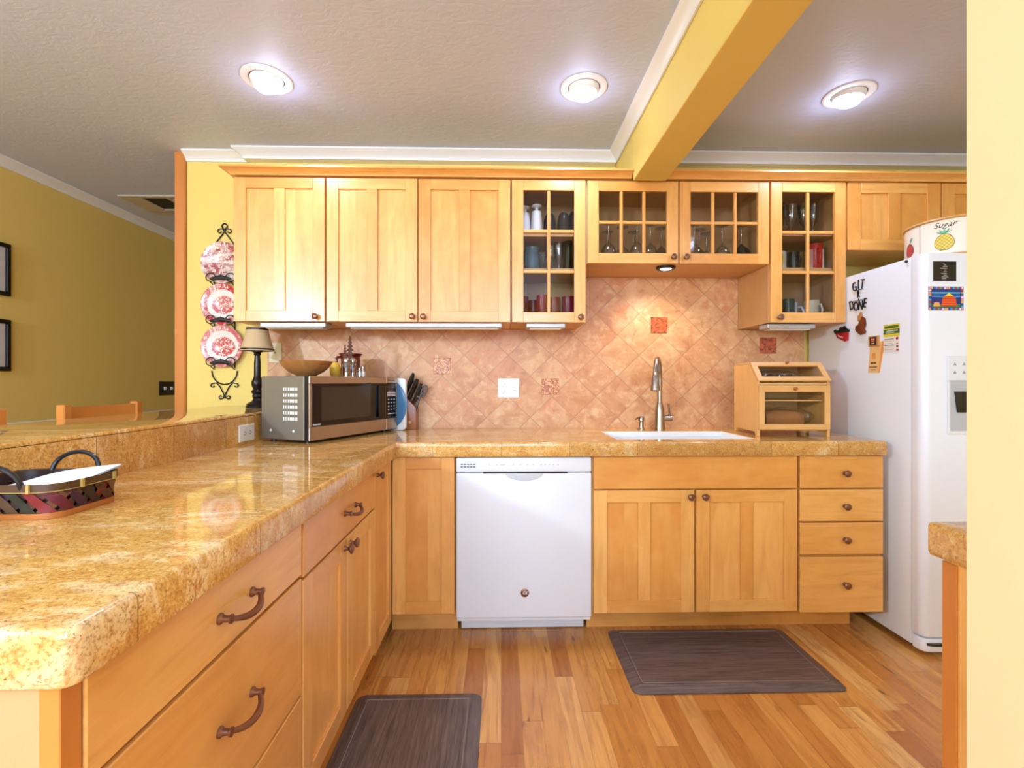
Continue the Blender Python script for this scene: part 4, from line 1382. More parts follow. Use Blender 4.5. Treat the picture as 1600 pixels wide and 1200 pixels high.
# woven diagonal strips round the wall
L = [0.0]
for a, b in zip(per, per[1:] + per[:1]):
    L.append(L[-1] + (Vector(b) - Vector(a)).length)
tot = L[-1]
def at(s_, z):
    s_ = s_ % tot
    off = 0.001 + 0.006 * (z / hB)
    pp = ringpts(off, bz + z)
    for i in range(len(per)):
        if L[i + 1] >= s_:
            f = (s_ - L[i]) / max(1e-6, L[i + 1] - L[i])
            return Vector(pp[i]).lerp(Vector(pp[(i + 1) % len(pp)]), f)
    return Vector(pp[0])
cols = [C(96, 22, 40), C(70, 36, 20), C(40, 40, 26), C(58, 28, 52), C(110, 70, 40), C(120, 26, 26), C(44, 26, 22), C(84, 60, 38)]
N = 22
for dirn, lift in ((1, 0.0012), (-1, 0.0026)):
    for i in range(N):
        mb.c = cols[(i * 3 + (2 if dirn > 0 else 0)) % len(cols)]
        s0 = tot * i / N
        wS = tot / N * 0.72
        rows = []
        for kz in range(7):
            z = 0.004 + (hB - 0.006) * kz / 6
            sh_ = dirn * z * 0.85
            lf = lift + 0.0012 * math.sin(kz * 2.1 + i)
            ctr = Vector(((bx0 + bx1) / 2, (by0 + by1) / 2, 0))
            row = []
            for q in (0, 0.5, 1):
                p = at(s0 + sh_ + wS * q, z)
                o_ = (p - ctr)
                o_.z = 0
                row.append(tuple(p + o_.normalized() * lf))
            rows.append(row)
        mb.loft(rows, smooth=False, cap=False, closed=False)
mb.build('woven_wall', m_paint, t)
def band(off, z0, z1, col_, nm):
    mb = MB()
    mb.c = col_
    a, b, c_, d_ = ringpts(off, bz + z0), ringpts(off + 0.003, bz + z0), ringpts(off + 0.003, bz + z1), ringpts(off, bz + z1)
    mb.loft([a, b, c_, d_, a], smooth=False, cap=False)
    return mb
mb = band(0.003, 0.0, 0.011, C(176, 104, 44), 'b')
mb.build('bottom_band', m_paint, t)
mb = band(0.009, hB - 0.012, hB + 0.002, C(78, 50, 24), 'r')
mb.c = C(176, 146, 76)
rp = ringpts(0.0125, bz + hB - 0.013)
mb.tube(rp, 0.0009, 5, True)
for i in range(9):
    p = at(tot * (i + 0.5) / 9, hB)
    ctr = Vector(((bx0 + bx1) / 2, (by0 + by1) / 2, p.z))
    dq = (p - ctr).normalized()
    c0 = p + dq * 0.0075
    mb.box((c0.x - 0.0028, c0.y - 0.0028, bz + hB - 0.014), (c0.x + 0.0028, c0.y + 0.0028, bz + hB + 0.003))
mb.build('rim', m_paint, t)
for yy, s_ in ((by0 - 0.008, -1), (by1 + 0.008, 1)):
    path = []
    for i in range(25):
        a = PI * i / 24
        path.append((-0.972 + 0.052 * math.cos(a), yy + s_ * 0.012 * math.sin(a), bz + hB - 0.008 + 0.047 * math.sin(a) ** 0.8))
    MB().tube(path, [0.0045 + 0.0007 * (i % 2) for i in range(25)], 8).build('handle', m_dark, t)
mb = MB()
rows = []
for i in range(9):
    f = i / 8
    row = []
    for j in range(7):
        g = j / 6
        x = -1.055 + f * 0.192 + 0.012 * g * f
        y = 0.955 + g * 0.105 + 0.014 * f * g
        z = bz + 0.044 + 0.020 * math.sin(f * PI * 0.8) * (0.25 + 0.75 * g) + 0.026 * f * f * (0.4 + 0.6 * g) + (0.007 if j % 2 else 0) * (1 - f) * f * 3
        row.append((x, y, z))
    rows.append(row)
mb.loft(rows, cap=False, closed=False)
mb.loft([[(p[0], p[1], p[2] - 0.003) for p in row] for row in rows], cap=False, closed=False)
mb.box((-1.05, 0.955, bz + 0.008), (-0.895, 1.055, bz + 0.046), 0.004)
o = mb.build('napkins', m_paper)
tag(o, 'white paper napkins heaped in the dark woven basket', 'napkins')

# ------------------------------------------------------------------ refrigerator
fx, fy0, fy1, fz = 1.802, 2.022, 2.71, 1.728
t = thing('refrigerator', 'white side-by-side refrigerator beside the counter', 'refrigerator', (2.25, 2.36, 0))
mb = MB()
mb.prism(rrect(fx, fy0, 2.708, fy1, 0.006, 2), 0.03, fz, 'z', 0.005)
mb.build('case', m_fridge, t)
fyd = 1.962
def fdoor(x0, x1, which):
    mb = MB()
    mb.prism(rrect(x0, fyd, x1, fy0 - 0.003, 0.034, 8, which), 0.085, fz + 0.006, 'z', 0.008, smooth=True)
    return mb.build('door', m_fridge, t)
d = fdoor(fx + 0.001, 2.235, (1, 1, 0, 0))
fdoor(2.245, 2.706, (1, 1, 0, 0))
mb = MB()
mb.prism(rrect(fx + 0.004, fyd + 0.004, 2.70, fy0 - 0.003, 0.034, 8, (1, 1, 0, 0)), 0.022, 0.078, 'z', 0.004)
mb.build('base_grille', m_fridge, t)
mb = MB()
mb.prism([(fx + 0.02, fyd + 0.002), (fx + 0.05, fyd - 0.006), (fx + 0.11, fyd - 0.006), (fx + 0.12, fyd + 0.006), (fx + 0.03, fyd + 0.03)], 0.052, 0.062, 'z')
mb.build('lower_hinge', m_dark, t)
MB().lathe([(0, 0), (0.006, 0), (0.006, 0.01), (0, 0.01)], (fx + 0.004, fy0 + 0.02, fz - 0.012), (-1, 0, 0), 10).build('top_hinge', m_dark, t)
FF = S(fyd)
mb = MB()
dx0, dx1, dz0, dz1 = 1.905, 2.150, 0.957, 1.292
mb.box(FF(dx0, 0, 1.185), FF(dx1, 0.006, dz1), 0.003)
mb.box(FF(dx0, 0, dz0), FF(dx0 + 0.012, 0.006, 1.185), 0.002).box(FF(dx1 - 0.012, 0, dz0), FF(dx1, 0.006, 1.185), 0.002).box(FF(dx0 + 0.012, 0, dz0), FF(dx1 - 0.012, 0.006, dz0 + 0.014), 0.002)
dp = mb.build('dispenser', m_appl, t)
mb = MB()
mb.box(FF(dx0 + 0.012, 0.0003, dz0 + 0.014), FF(dx1 - 0.012, 0.001, 1.185))
mb.build('dispenser_recess', plain('pale_grey_plastic', C(186, 188, 192), 0.4), dp)
MB().prism([(dx0 + 0.030, 1.140), (dx0 + 0.14, 1.140), (dx0 + 0.125, 1.050), (dx0 + 0.042, 1.050)], fyd - 0.007, fyd - 0.0012, 'y', 0.001).build('paddle', m_dark, dp)
mb = MB()
for z in (1.258, 1.222):
    mb.prism([(dx0 + 0.022, z - 0.006), (dx0 + 0.036, z - 0.006), (dx0 + 0.029, z + 0.006)], fyd - 0.0072, fyd - 0.0061, 'y')
    mb.prism([(dx0 + 0.062, z - 0.006), (dx0 + 0.076, z - 0.006), (dx0 + 0.069, z + 0.006)], fyd - 0.0072, fyd - 0.0061, 'y')
mb.build('button', m_grey, dp)

# magnets and papers on the refrigerator
MXs = fx - 0.0004
o = MB()
for ch, yy, zz, rl in (('G', 2.348, 1.662, 0.18), ('I', 2.322, 1.670, 0.0), ('T', 2.296, 1.667, -0.16), ('R', 2.322, 1.621, 0.0),
                       ('D', 2.368, 1.572, 0.22), ('O', 2.338, 1.562, 0.08), ('N', 2.307, 1.562, -0.06), ('E', 2.280, 1.570, -0.2)):
    o.text(ch, 0.068 if ch != 'R' else 0.050, MX(fx - 0.003, yy, zz, rl) @ Matrix.Diagonal((0.60, 1, 1, 1)), 0.002)
o.box((fx - 0.003, 2.3195, 1.590), (fx - 0.001, 2.3235, 1.601)).box((fx - 0.003, 2.3195, 1.640), (fx - 0.001, 2.3235, 1.648)).box((fx - 0.003, 2.290, 1.6425), (fx - 0.001, 2.352, 1.6455)).box((fx - 0.003, 2.274, 1.590), (fx - 0.001, 2.372, 1.593))
o = o.build('lettering_magnet', m_iron)
tag(o, 'dark metal lettering magnet reading GIT R DONE, topmost on the refrigerator side', 'magnet')
t = thing('squirrel_magnet', 'brown squirrel magnet on the refrigerator side under the metal lettering', 'magnet', (fx, 2.305, 1.42))
mb = MB()
mb.c = C(112, 52, 26)
sq = [(0.000, 0.000), (0.028, 0.004), (0.034, 0.016), (0.026, 0.026), (0.034, 0.05), (0.030, 0.08), (0.012, 0.092), (-0.004, 0.088), (-0.006, 0.07), (-0.016, 0.052), (-0.03, 0.05), (-0.034, 0.03), (-0.022, 0.016)]
mb.prism([(2.305 - a, 1.415 + b) for a, b in sq], fx - 0.009, fx - 0.0005, 'x', 0.003)
mb.build('body', m_glaze, t)
mb = MB()
mb.c = C(190, 130, 74)
mb.prism([(2.305 - a, 1.415 + b) for a, b in ((-0.014, 0.070), (0.006, 0.074), (0.012, 0.092), (0.008, 0.112), (0.001, 0.117), (-0.004, 0.105), (-0.018, 0.096))], fx - 0.010, fx - 0.0005, 'x', 0.003)
mb.build('head', m_glaze, t)
t = thing('canoe_magnet', 'red and black magnet shaped like a small boat, lowest left on the refrigerator side', 'magnet', (fx, 2.43, 1.43))
mb = MB()
mb.c = C(168, 26, 30)
mb.prism([(2.478, 1.440), (2.388, 1.440), (2.390, 1.396), (2.412, 1.392), (2.466, 1.416)], fx - 0.009, fx - 0.0005, 'x', 0.002)
bd = mb.build('hull', m_glaze, t)
MB().tube([(fx - 0.0095, 2.456 - 0.006 * i, 1.430 - 0.0022 * i - (0.007 if i % 2 else 0)) for i in range(7)], 0.0013, 5).build('white_scribble', m_ceram, bd)
mb = MB()
mb.c = C(20, 20, 22)
mb.prism([(2.482, 1.439), (2.384, 1.439), (2.380, 1.452), (2.398, 1.458), (2.412, 1.474), (2.428, 1.466), (2.440, 1.472), (2.450, 1.456), (2.470, 1.455), (2.480, 1.462), (2.490, 1.455)], fx - 0.011, fx - 0.0005, 'x', 0.002)
mb.build('bear', m_glaze, t, 'black animal riding on top')
# orange flyer held by a small carved face magnet
mb = MB()
FXs = fx - 0.0006
mb.c = C(240, 196, 136)
mb.prism([(2.262, 1.226), (2.196, 1.224), (2.178, 1.33), (2.176, 1.372), (2.246, 1.372)], FXs - 0.0008, FXs, 'x')
mb.c = C(238, 160, 74)
mb.prism([(2.198, 1.226), (2.192, 1.224), (2.170, 1.33), (2.168, 1.374), (2.178, 1.374)], FXs - 0.0010, FXs, 'x')
mb.box((FXs - 0.0011, 2.215, 1.290), (FXs, 2.238, 1.320))
mb.c = C(110, 70, 40)
mb.box((FXs - 0.0012, 2.212, 1.268), (FXs, 2.246, 1.276)).box((FXs - 0.0012, 2.206, 1.250), (FXs, 2.254, 1.255)).box((FXs - 0.0012, 2.215, 1.238), (FXs, 2.244, 1.241))
o = mb.build('flyer', m_paint)
tag(o, 'narrow pale orange paper flyer hanging under a small face magnet', 'paper')
mb = MB()
mb.c = C(196, 140, 70)
mb.box((fx - 0.010, 2.190, 1.352), (fx - 0.0018, 2.250, 1.402), 0.001)
mb.c = C(44, 24, 22)
mb.box((fx - 0.0108, 2.200, 1.357), (fx - 0.0095, 2.240, 1.397))
mb.c = C(206, 90, 66)
mb.prism([(2.212, 1.372), (2.228, 1.372), (2.232, 1.390), (2.208, 1.390)], fx - 0.0114, fx - 0.0100, 'x')
mb.c = C(236, 226, 214)
mb.box((fx - 0.0116, 2.212, 1.363), (fx - 0.0100, 2.228, 1.368)).box((fx - 0.0116, 2.212, 1.384), (fx - 0.0100, 2.217, 1.388)).box((fx - 0.0116, 2.223, 1.384), (fx - 0.0100, 2.228, 1.388))
o = mb.build('face_magnet', m_paint)
tag(o, 'small framed face magnet holding the orange flyer', 'magnet')
mb = MB()
g0, g1, h0, h1 = 2.168, 2.080, 1.318, 1.447
def gr(a0, a1, b0, b1, col_, lift=0.001):
    mb.c = col_
    mb.box((FXs - lift, g0 + (g1 - g0) * a0, h0 + (h1 - h0) * b0), (FXs, g0 + (g1 - g0) * a1, h0 + (h1 - h0) * b1))
gr(0, 1, 0, 1, C(236, 234, 226), 0.0007)
gr(0, 1, 0.56, 1, C(226, 208, 40), 0.0009)
gr(0.0, 1, 0.66, 0.82, C(24, 96, 54))
gr(0.06, 0.94, 0.86, 0.95, C(60, 104, 40), 0.0011)
gr(0.2, 0.9, 0.75, 0.785, C(226, 226, 214), 0.0013)
gr(0.14, 0.7, 0.69, 0.715, C(226, 226, 214), 0.0013)
gr(0.05, 0.65, 0.46, 0.48, C(50, 50, 48))
gr(0.05, 0.65, 0.24, 0.26, C(50, 50, 48))
for i in range(4):
    gr(0.06, 0.5 + 0.1 * (i % 2), 0.40 - i * 0.09 - (0.04 if i > 1 else 0), 0.41 - i * 0.09 - (0.04 if i > 1 else 0), C(150, 148, 142))
gr(0.78, 0.93, 0.44, 0.52, C(190, 40, 44))
gr(0.80, 0.92, 0.27, 0.31, C(170, 50, 60))
gr(0.80, 0.93, 0.17, 0.22, C(70, 60, 60))
gr(0.80, 0.95, 0.04, 0.09, C(206, 60, 90))
o = mb.build('flyer', m_paint)
tag(o, 'yellow and green headed white flyer on the refrigerator side', 'paper')
FD = S(fyd - 0.0002)
mb = MB()
mb.c = C(18, 16, 15)
mb.box(FD(1.845, 0, 1.612), FD(1.945, 0.0012, 1.696))
mb.c = C(190, 186, 178)
for i in range(10):
    wdt = (0.008, 0.014, 0.022, 0.030, 0.012, 0.018, 0.026, 0.016, 0.034, 0.020)[i]
    c_ = 1.895 + (-0.003 if i % 3 == 0 else 0.003)
    for k in range(int(wdt / 0.005)):
        mb.box(FD(c_ - wdt / 2 + k * 0.005, 0.0012, 1.686 - i * 0.0073), FD(c_ - wdt / 2 + k * 0.005 + 0.0034, 0.0015, 1.689 - i * 0.0073))
o = mb.build('black_card', m_paint)
tag(o, 'black card magnet with white lettering shaped like a tree on the refrigerator door', 'magnet')
mb = MB()
cx0, cx1, cz0, cz1 = 1.825, 1.977, 1.487, 1.588
mb.c = C(26, 44, 120)
mb.box(FD(cx0, 0, cz0), FD(cx1, 0.001, cz1))
pal = [C(230, 190, 60), C(150, 60, 170), C(60, 170, 190), C(236, 150, 160), C(80, 170, 70), C(40, 70, 180), C(226, 220, 200), C(200, 50, 60)]
for i in range(16):
    for zz in (cz0 + 0.001, cz1 - 0.011):
        mb.c = pal[(i * 5 + (3 if zz > 1.55 else 0)) % 8]
        mb.box(FD(cx0 + 0.0015 + i * 0.0094, 0.001, zz), FD(cx0 + 0.0090 + i * 0.0094, 0.0016, zz + 0.009))
for i in range(8):
    for xx in (cx0 + 0.001, cx1 - 0.011):
        mb.c = pal[(i * 3 + (2 if xx > 1.9 else 1)) % 8]
        mb.box(FD(xx, 0.001, cz0 + 0.011 + i * 0.0099), FD(xx + 0.010, 0.0016, cz0 + 0.019 + i * 0.0099))
for i, c_ in enumerate((C(70, 150, 210), C(40, 90, 180), C(90, 190, 210), C(30, 60, 150))):
    mb.c = c_
    mb.box(FD(cx0 + 0.014, 0.001, cz0 + 0.056 + i * 0.008), FD(cx1 - 0.014, 0.0014, cz0 + 0.061 + i * 0.008))
mb.c = C(44, 120, 60)
mb.box(FD(cx0 + 0.014, 0.001, cz0 + 0.012), FD(cx1 - 0.014, 0.0013, cz0 + 0.026))
mb.c = C(214, 44, 36)
rx = (cx0 + cx1) / 2 + 0.012
mb.prism([(rx - 0.034, cz0 + 0.018), (rx + 0.034, cz0 + 0.018), (rx + 0.030, cz0 + 0.046), (rx + 0.016, cz0 + 0.060), (rx - 0.016, cz0 + 0.060), (rx - 0.030, cz0 + 0.046)], fyd - 0.0022, fyd - 0.001, 'y')
mb.c = C(240, 150, 60)
for i in range(4):
    mb.box(FD(rx - 0.030, 0.0022, cz0 + 0.024 + i * 0.009), FD(rx + 0.030, 0.0026, cz0 + 0.0265 + i * 0.009))
mb.c = C(236, 214, 60)
mb.prism([(rx - 0.022, cz0 + 0.060), (rx + 0.022, cz0 + 0.060), (rx + 0.008, cz0 + 0.068), (rx, cz0 + 0.076), (rx - 0.008, cz0 + 0.068)], fyd - 0.0022, fyd - 0.001, 'y')
mb.c = C(226, 160, 90)
mb.prism([(cx0 + 0.018, cz0 + 0.016), (cx0 + 0.05, cz0 + 0.016), (cx0 + 0.044, cz0 + 0.034), (cx0 + 0.024, cz0 + 0.034)], fyd - 0.0022, fyd - 0.001, 'y')
o = mb.build('postcard', m_paint)
tag(o, 'brightly coloured postcard magnet with patterned border and red hut on the refrigerator door', 'magnet')

# canister set on the refrigerator
ccx, ccy, cr = 2.075, 2.125, 0.160
cz = fz + 0.0062
t = thing('canister_set', 'round cream canister set with wooden lid and base on top of the refrigerator', 'canister', (ccx, ccy, cz))
MB().lathe([(0, 0), (cr + 0.004, 0), (cr + 0.006, 0.004), (cr + 0.004, 0.010), (0, 0.010)], (ccx, ccy, cz), seg=64).build('wooden_base', m_box, t)
m_canister = plain('cream_canister', C(238, 228, 208), 0.3, var=0.02)
mb = MB()
mb.lathe([(0, 0.010), (cr - 0.003, 0.010), (cr, 0.014), (cr, 0.160), (cr - 0.003, 0.163), (0, 0.163)], (ccx, ccy, cz), seg=72)
tb_ = mb.build('tub', m_canister, t)
MB().lathe([(0, 0.1635), (cr + 0.005, 0.1635), (cr + 0.007, 0.167), (cr + 0.005, 0.172), (0, 0.174)], (ccx, ccy, cz), seg=72).build('lid', m_box, t)
CAMA = math.atan2(-ccy, -ccx)     # direction from the canister towards the room's viewing side
def onc(a, z, lift=0.0008):
    return (ccx + (cr + lift) * math.cos(a), ccy + (cr + lift) * math.sin(a), cz + z)
def poly_c(mb, pts, a0, lift=0.0008):
    tb = bmesh.new()
    f = tb.faces.new([tb.verts.new((u, 0, z)) for u, z in pts])
    bmesh.ops.triangulate(tb, faces=[f])
    for _ in range(4):
        lng = [e for e in tb.edges if abs(e.verts[0].co.x - e.verts[1].co.x) > 0.010]
        if not lng:
            break
        bmesh.ops.subdivide_edges(tb, edges=lng, cuts=1)
        bmesh.ops.triangulate(tb, faces=tb.faces[:])
    for v in tb.verts:
        v.co = Vector(onc(a0 + v.co.x / cr, v.co.z, lift))
    mb.merge(tb, 2)
a_seam = CAMA - 0.66
mb = MB()
mb.c = C(60, 50, 44)
poly_c(mb, [(-0.0008, 0.012), (0.0008, 0.012), (0.0008, 0.162), (-0.0008, 0.162)], a_seam)
mb.build('seam', m_paint, tb_)
a_p = CAMA - 0.10
mb = MB()
mb.c = C(40, 30, 20)
el = lambda w_, h_, zc, n=22: [(w_ * math.cos(2 * PI * i / n) * (1 - 0.12 * math.sin(2 * PI * i / n)), zc + h_ * math.sin(2 * PI * i / n)) for i in range(n)]
poly_c(mb, el(0.0335, 0.0365, 0.064), a_p, 0.0006)
mb.c = C(236, 206, 84)
poly_c(mb, el(0.0318, 0.0348, 0.064), a_p, 0.0010)
mb.c = C(60, 44, 24)
for i in range(-3, 4):
    for s_ in (-1, 1):
        c0 = i * 0.0145
        seg_ = [(c0 - 0.034, 0.064 - s_ * 0.034), (c0 + 0.034, 0.064 + s_ * 0.034)]
        q = []
        for k in range(41):
            f = k / 40
            u = seg_[0][0] + (seg_[1][0] - seg_[0][0]) * f
            z = seg_[0][1] + (seg_[1][1] - seg_[0][1]) * f
            if (u / 0.031) ** 2 + ((z - 0.064) / 0.034) ** 2 <= 1:
                q.append((u, z))
        if len(q) > 2:
            (ua, za), (ub, zb) = q[0], q[-1]
            poly_c(mb, [(ua - 0.0007, za), (ua + 0.0007, za), (ub + 0.0007, zb), (ub - 0.0007, zb)], a_p, 0.0014)
for du, h_, c_ in ((-0.026, 0.012, C(70, 140, 110)), (0.026, 0.012, C(90, 170, 140)), (-0.016, 0.022, C(110, 180, 150)), (0.016, 0.022, C(70, 140, 110)), (0.0, 0.030, C(120, 190, 160))):
    mb.c = c_
    poly_c(mb, [(-0.006, 0.099), (0.006, 0.099), (du * 0.8 + 0.003, 0.101 + h_ * 0.6), (du, 0.101 + h_), (du * 0.8 - 0.003, 0.101 + h_ * 0.55)], a_p, 0.0012 + 0.0002 * abs(du) * 30)
mb.c = C(50, 40, 30)
poly_c(mb, [(-0.022, 0.027), (0.022, 0.027), (0.012, 0.0295), (-0.012, 0.0295)], a_p, 0.0006)
mb.build('pineapple_print', m_paint, tb_)
mb = MB()
mb.c = C(50, 42, 38)
Ma = a_p
tx = MB()
tx.c = C(50, 42, 38)
tx.text('Sugar', 0.034, Matrix.Identity(4), 0.0002, 0.35)
for v in tx.bm.verts:
    u, z, h_ = v.co
    v.co = Vector(onc(Ma + u / cr, z + 0.139, 0.0006 + h_))
tx.build('sugar_lettering', m_paint, tb_)
a_q = CAMA - 1.02
mb = MB()
mb.c = C(40, 30, 24)
poly_c(mb, el(0.027, 0.031, 0.062), a_q, 0.0006)
mb.c = C(190, 76, 66)
poly_c(mb, el(0.025, 0.029, 0.062), a_q, 0.0010)
mb.c = C(90, 160, 120)
poly_c(mb, [(0.0, 0.092), (0.010, 0.098), (0.020, 0.116), (0.014, 0.118), (0.004, 0.108)], a_q, 0.0010)
mb.build('apple_print', m_paint, tb_)

# ------------------------------------------------------------------ counter end at the right, beyond the near wall
t = thing('side_counter', 'end of a gold granite topped counter beside the pale yellow near wall', 'countertop', (1.1, 0.7, 0))
MB().prism(rrect(0.812, 0.25, 1.42, 0.882, 0.014, 4, (1, 1, 1, 1)), 0.851, 0.914, 'z', 0.008).build('granite_top', m_granite_e, t)
MB().box((0.832, 0.27, 0.002), (1.40, 0.862, 0.8505), 0.002, 2).build('cabinet_body', m_maple_lo, t)
MB().box((0.829, 0.835, 0.14), (0.834, 0.864, 0.845), 0.001, 2).build('side_stile', m_post, t)

# ------------------------------------------------------------------ floor mats
def mat_mesh(x0, y0, x1, y1):
    def rg(o_, z):
        return [(p[0], p[1], z) for p in rrect(x0 + o_, y0 + o_, x1 - o_, y1 - o_, max(0.035 - o_, 0.006), 5)]
    return MB().loft([rg(0, 0.0006), rg(0, 0.004), rg(0.040, 0.0165), rg(0.0405, 0.0155), rg(0.042, 0.0155), rg(0.0425, 0.017)], smooth=False)
m_line = plain('mat_border_line', C(150, 130, 118), 0.5)
def mat_line(o, x0, y0, x1, y1):
    MB().tube([(p[0], p[1], 0.0168) for p in rrect(x0 + 0.047, y0 + 0.047, x1 - 0.047, y1 - 0.047, 0.004, 2)], 0.0013, 5, True).build('border_line', m_line, o, 'thin pale inset border line')
o = mat_mesh(0.500, 1.755, 1.330, 2.212).build('floor_mat', m_mat)
mat_line(o, 0.500, 1.755, 1.330, 2.212)
tag(o, 'dark brown cushioned kitchen mat on the floor in front of the sink cabinet', 'mat', 'kitchen floor mats')
o = mat_mesh(-0.535, 0.85, -0.072, 1.775).build('floor_mat', m_mat_y)
mat_line(o, -0.535, 0.85, -0.072, 1.775)
tag(o, 'dark brown cushioned kitchen mat on the floor beside the peninsula drawers', 'mat', 'kitchen floor mats')

# ------------------------------------------------------------------ dining side: bar stools and pictures
def stool(yc, label, src=None, x=-2.0):
    if src:
        return dup(src, (x, yc, 0), label)
    t = thing('bar_stool', label, 'stool', (x, yc, 0), 'wooden bar stools at the raised bar')
    xb = x
    for s_ in (-1, 1):
        mb = MB()
        mb.box((xb - 0.02, yc + s_ * 0.215 - 0.02, 0.001), (xb + 0.02, yc + s_ * 0.215 + 0.02, 1.075), 0.004, 2)
        mb.build('leg', m_stool, t)
        mb = MB()
        mb.box((xb + 0.36, yc + s_ * 0.195 - 0.02, 0.001), (xb + 0.40, yc + s_ * 0.195 + 0.02, 0.615), 0.004, 2)
        mb.build('leg', m_stool, t)
    MB().box((xb + 0.02, yc - 0.22, 0.616), (xb + 0.41, yc + 0.22, 0.65), 0.008, 1, seg=2).build('seat', m_stool, t)
    rows = []
    for i in range(9):
        f = -1 + 2 * i / 8
        xo = -0.030 * (1 - f * f)
        rows.append([(xb - 0.012 + xo, yc + f * 0.196, 0.985), (xb + 0.012 + xo, yc + f * 0.196, 0.985), (xb + 0.012 + xo, yc + f * 0.196, 1.062), (xb - 0.012 + xo, yc + f * 0.196, 1.062)])
    MB().loft(rows, smooth=False).build('top_rail', m_stool, t)
    mb = MB()
    for f in (-0.6, -0.2, 0.2, 0.6):
        mb.box((xb - 0.03, yc + f * 0.2 - 0.012, 0.65), (xb - 0.016, yc + f * 0.2 + 0.012, 0.99), 0.002, 2)
    mb.build('back_slats', m_stool, t)
    MB().box((xb + 0.02, yc - 0.19, 0.25), (xb + 0.37, yc - 0.165, 0.28), 0.003).build('stretcher', m_stool, t)
    MB().box((xb + 0.02, yc + 0.165, 0.25), (xb + 0.37, yc + 0.19, 0.28), 0.003).build('stretcher', m_stool, t)
    return t
s0 = stool(2.43, 'orange wooden bar stool at the raised bar, the one further from the camera', x=-2.02)
stool(1.66, 'orange wooden bar stool at the left edge of the photo, nearer end of the bar', s0, x=-1.965)
for z0, z1, lab in ((1.690, 2.000, 'upper black framed picture on the mustard dining wall'), (1.245, 1.550, 'lower black framed picture on the mustard dining wall')):
    t = thing('picture_frame', lab, 'picture', (-2.94, 2.55, z0), 'framed pictures on the dining wall')
    mb = MB()
    y0_, y1_ = 2.42, 2.868
    mb.box(FL(y0_, 0, z0), FL(y1_, 0.02, z0 + 0.025), 0.003).box(FL(y0_, 0, z1 - 0.025), FL(y1_, 0.02, z1), 0.003)
    mb.box(FL(y0_, 0, z0 + 0.025), FL(y0_ + 0.025, 0.02, z1 - 0.025), 0.003).box(FL(y1_ - 0.025, 0, z0 + 0.025), FL(y1_, 0.02, z1 - 0.025), 0.003)
    mb.build('frame', m_frame_blk, t)
    MB().box(FL(y0_ + 0.024, 0.001, z0 + 0.024), FL(y1_ - 0.024, 0.008, z1 - 0.024)).build('print', m_picture, t)

# ------------------------------------------------------------------ cups and glasses in the glass cabinets
def cup(name, cat, x, y, z, prof, color, label, group, handle=None, mat=None, seg=26):
    k = ZS
    prof = [(a, b * k) for a, b in prof]
    if handle:
        handle = (handle[0], handle[1], handle[2] * k, handle[3] * k)
    mb = MB()
    mb.c = color
    t = thing(name, label, cat, (x, y, z), group)
    mb.lathe(prof, (x, y, z), seg=seg)
    mb.build('body', mat or m_glaze, t)
    if handle:
        a, r, h0, h1 = handle
        mb = MB()
        mb.c = color
        dv = (math.cos(a), math.sin(a))
        path = [(x + dv[0] * q, y + dv[1] * q, z + w_) for q, w_ in ((r - 0.002, h1), (r + 0.018, h1), (r + 0.027, (h0 + h1) / 2), (r + 0.018, h0), (r - 0.002, h0))]
        mb.tube(path, 0.0055, 8)
        mb.build('handle', mat or m_glaze, t)
    return t
inv = lambda r0, r1, h: [(0, h), (r1 * 0.9, h), (r1, h - 0.008), (r0, 0.0), (r0 - 0.003, 0.0), (r1 - 0.004, h - 0.012), (0, h - 0.012)]
mugp = lambda r, h: [(0, 0), (r * 0.9, 0), (r, 0.006), (r, h), (r - 0.004, h), (r - 0.004, 0.012), (0, 0.010)]
ZS = 1.27
GA = 'cups in the cabinet left of the sink'
zt = 1.9555
for x, o_, lab in ((0.128, 2.53, 'white footed cup upside down on the top shelf, left of its twin'), (0.190, 2.505, 'white footed cup upside down on the top shelf, right of its twin')):
    cup('footed_cup', 'cup', x, o_, zt, [(0, 0.132), (0.026, 0.132), (0.028, 0.127), (0.010, 0.121), (0.009, 0.108), (0.026, 0.105), (0.036, 0.0), (0.033, 0), (0.024, 0.100), (0, 0.100)], C(226, 226, 228), lab, GA)
for x, y, h, lab in ((0.262, 2.53, 0.104, 'dark brown tumbler on the top shelf, leftmost of three'), (0.334, 2.50, 0.100, 'dark brown tumbler on the top shelf, middle of three'), (0.395, 2.54, 0.116, 'dark brown tumbler on the top shelf, rightmost of three')):
    cup('tumbler', 'cup', x, y, zt, [(0, h), (0.016, h), (0.026, h - 0.010), (0.031, h - 0.03), (0.034, 0), (0.031, 0), (0.026, h - 0.03), (0, h - 0.012)], C(52, 44, 38), lab, GA)
zt = 1.7725
cup('mug', 'mug', 0.165, 2.51, zt, [(0, 0), (0.030, 0), (0.040, 0.014), (0.042, 0.05), (0.036, 0.082), (0.040, 0.098), (0.037, 0.098), (0.033, 0.082), (0.038, 0.05), (0, 0.012)], C(84, 106, 118), 'blue grey round-bellied mug on the middle shelf of the left glass cabinet', GA, (0.2, 0.040, 0.03, 0.075))
gob = [(0, 0), (0.026, 0), (0.026, 0.003), (0.006, 0.007), (0.005, 0.03), (0.018, 0.042), (0.029, 0.06), (0.031, 0.10), (0.029, 0.10), (0.026, 0.06), (0, 0.046)]
cup('goblet', 'glass', 0.108, 2.56, zt, gob, (1, 1, 1, 1), 'clear goblet at the left edge of the middle shelf, beside the blue grey mug', GA, mat=m_glass)
cup('goblet', 'glass', 0.262, 2.50, zt, gob, (1, 1, 1, 1), 'clear goblet on the middle shelf between the blue grey mug and the green glass', GA, mat=m_glass)
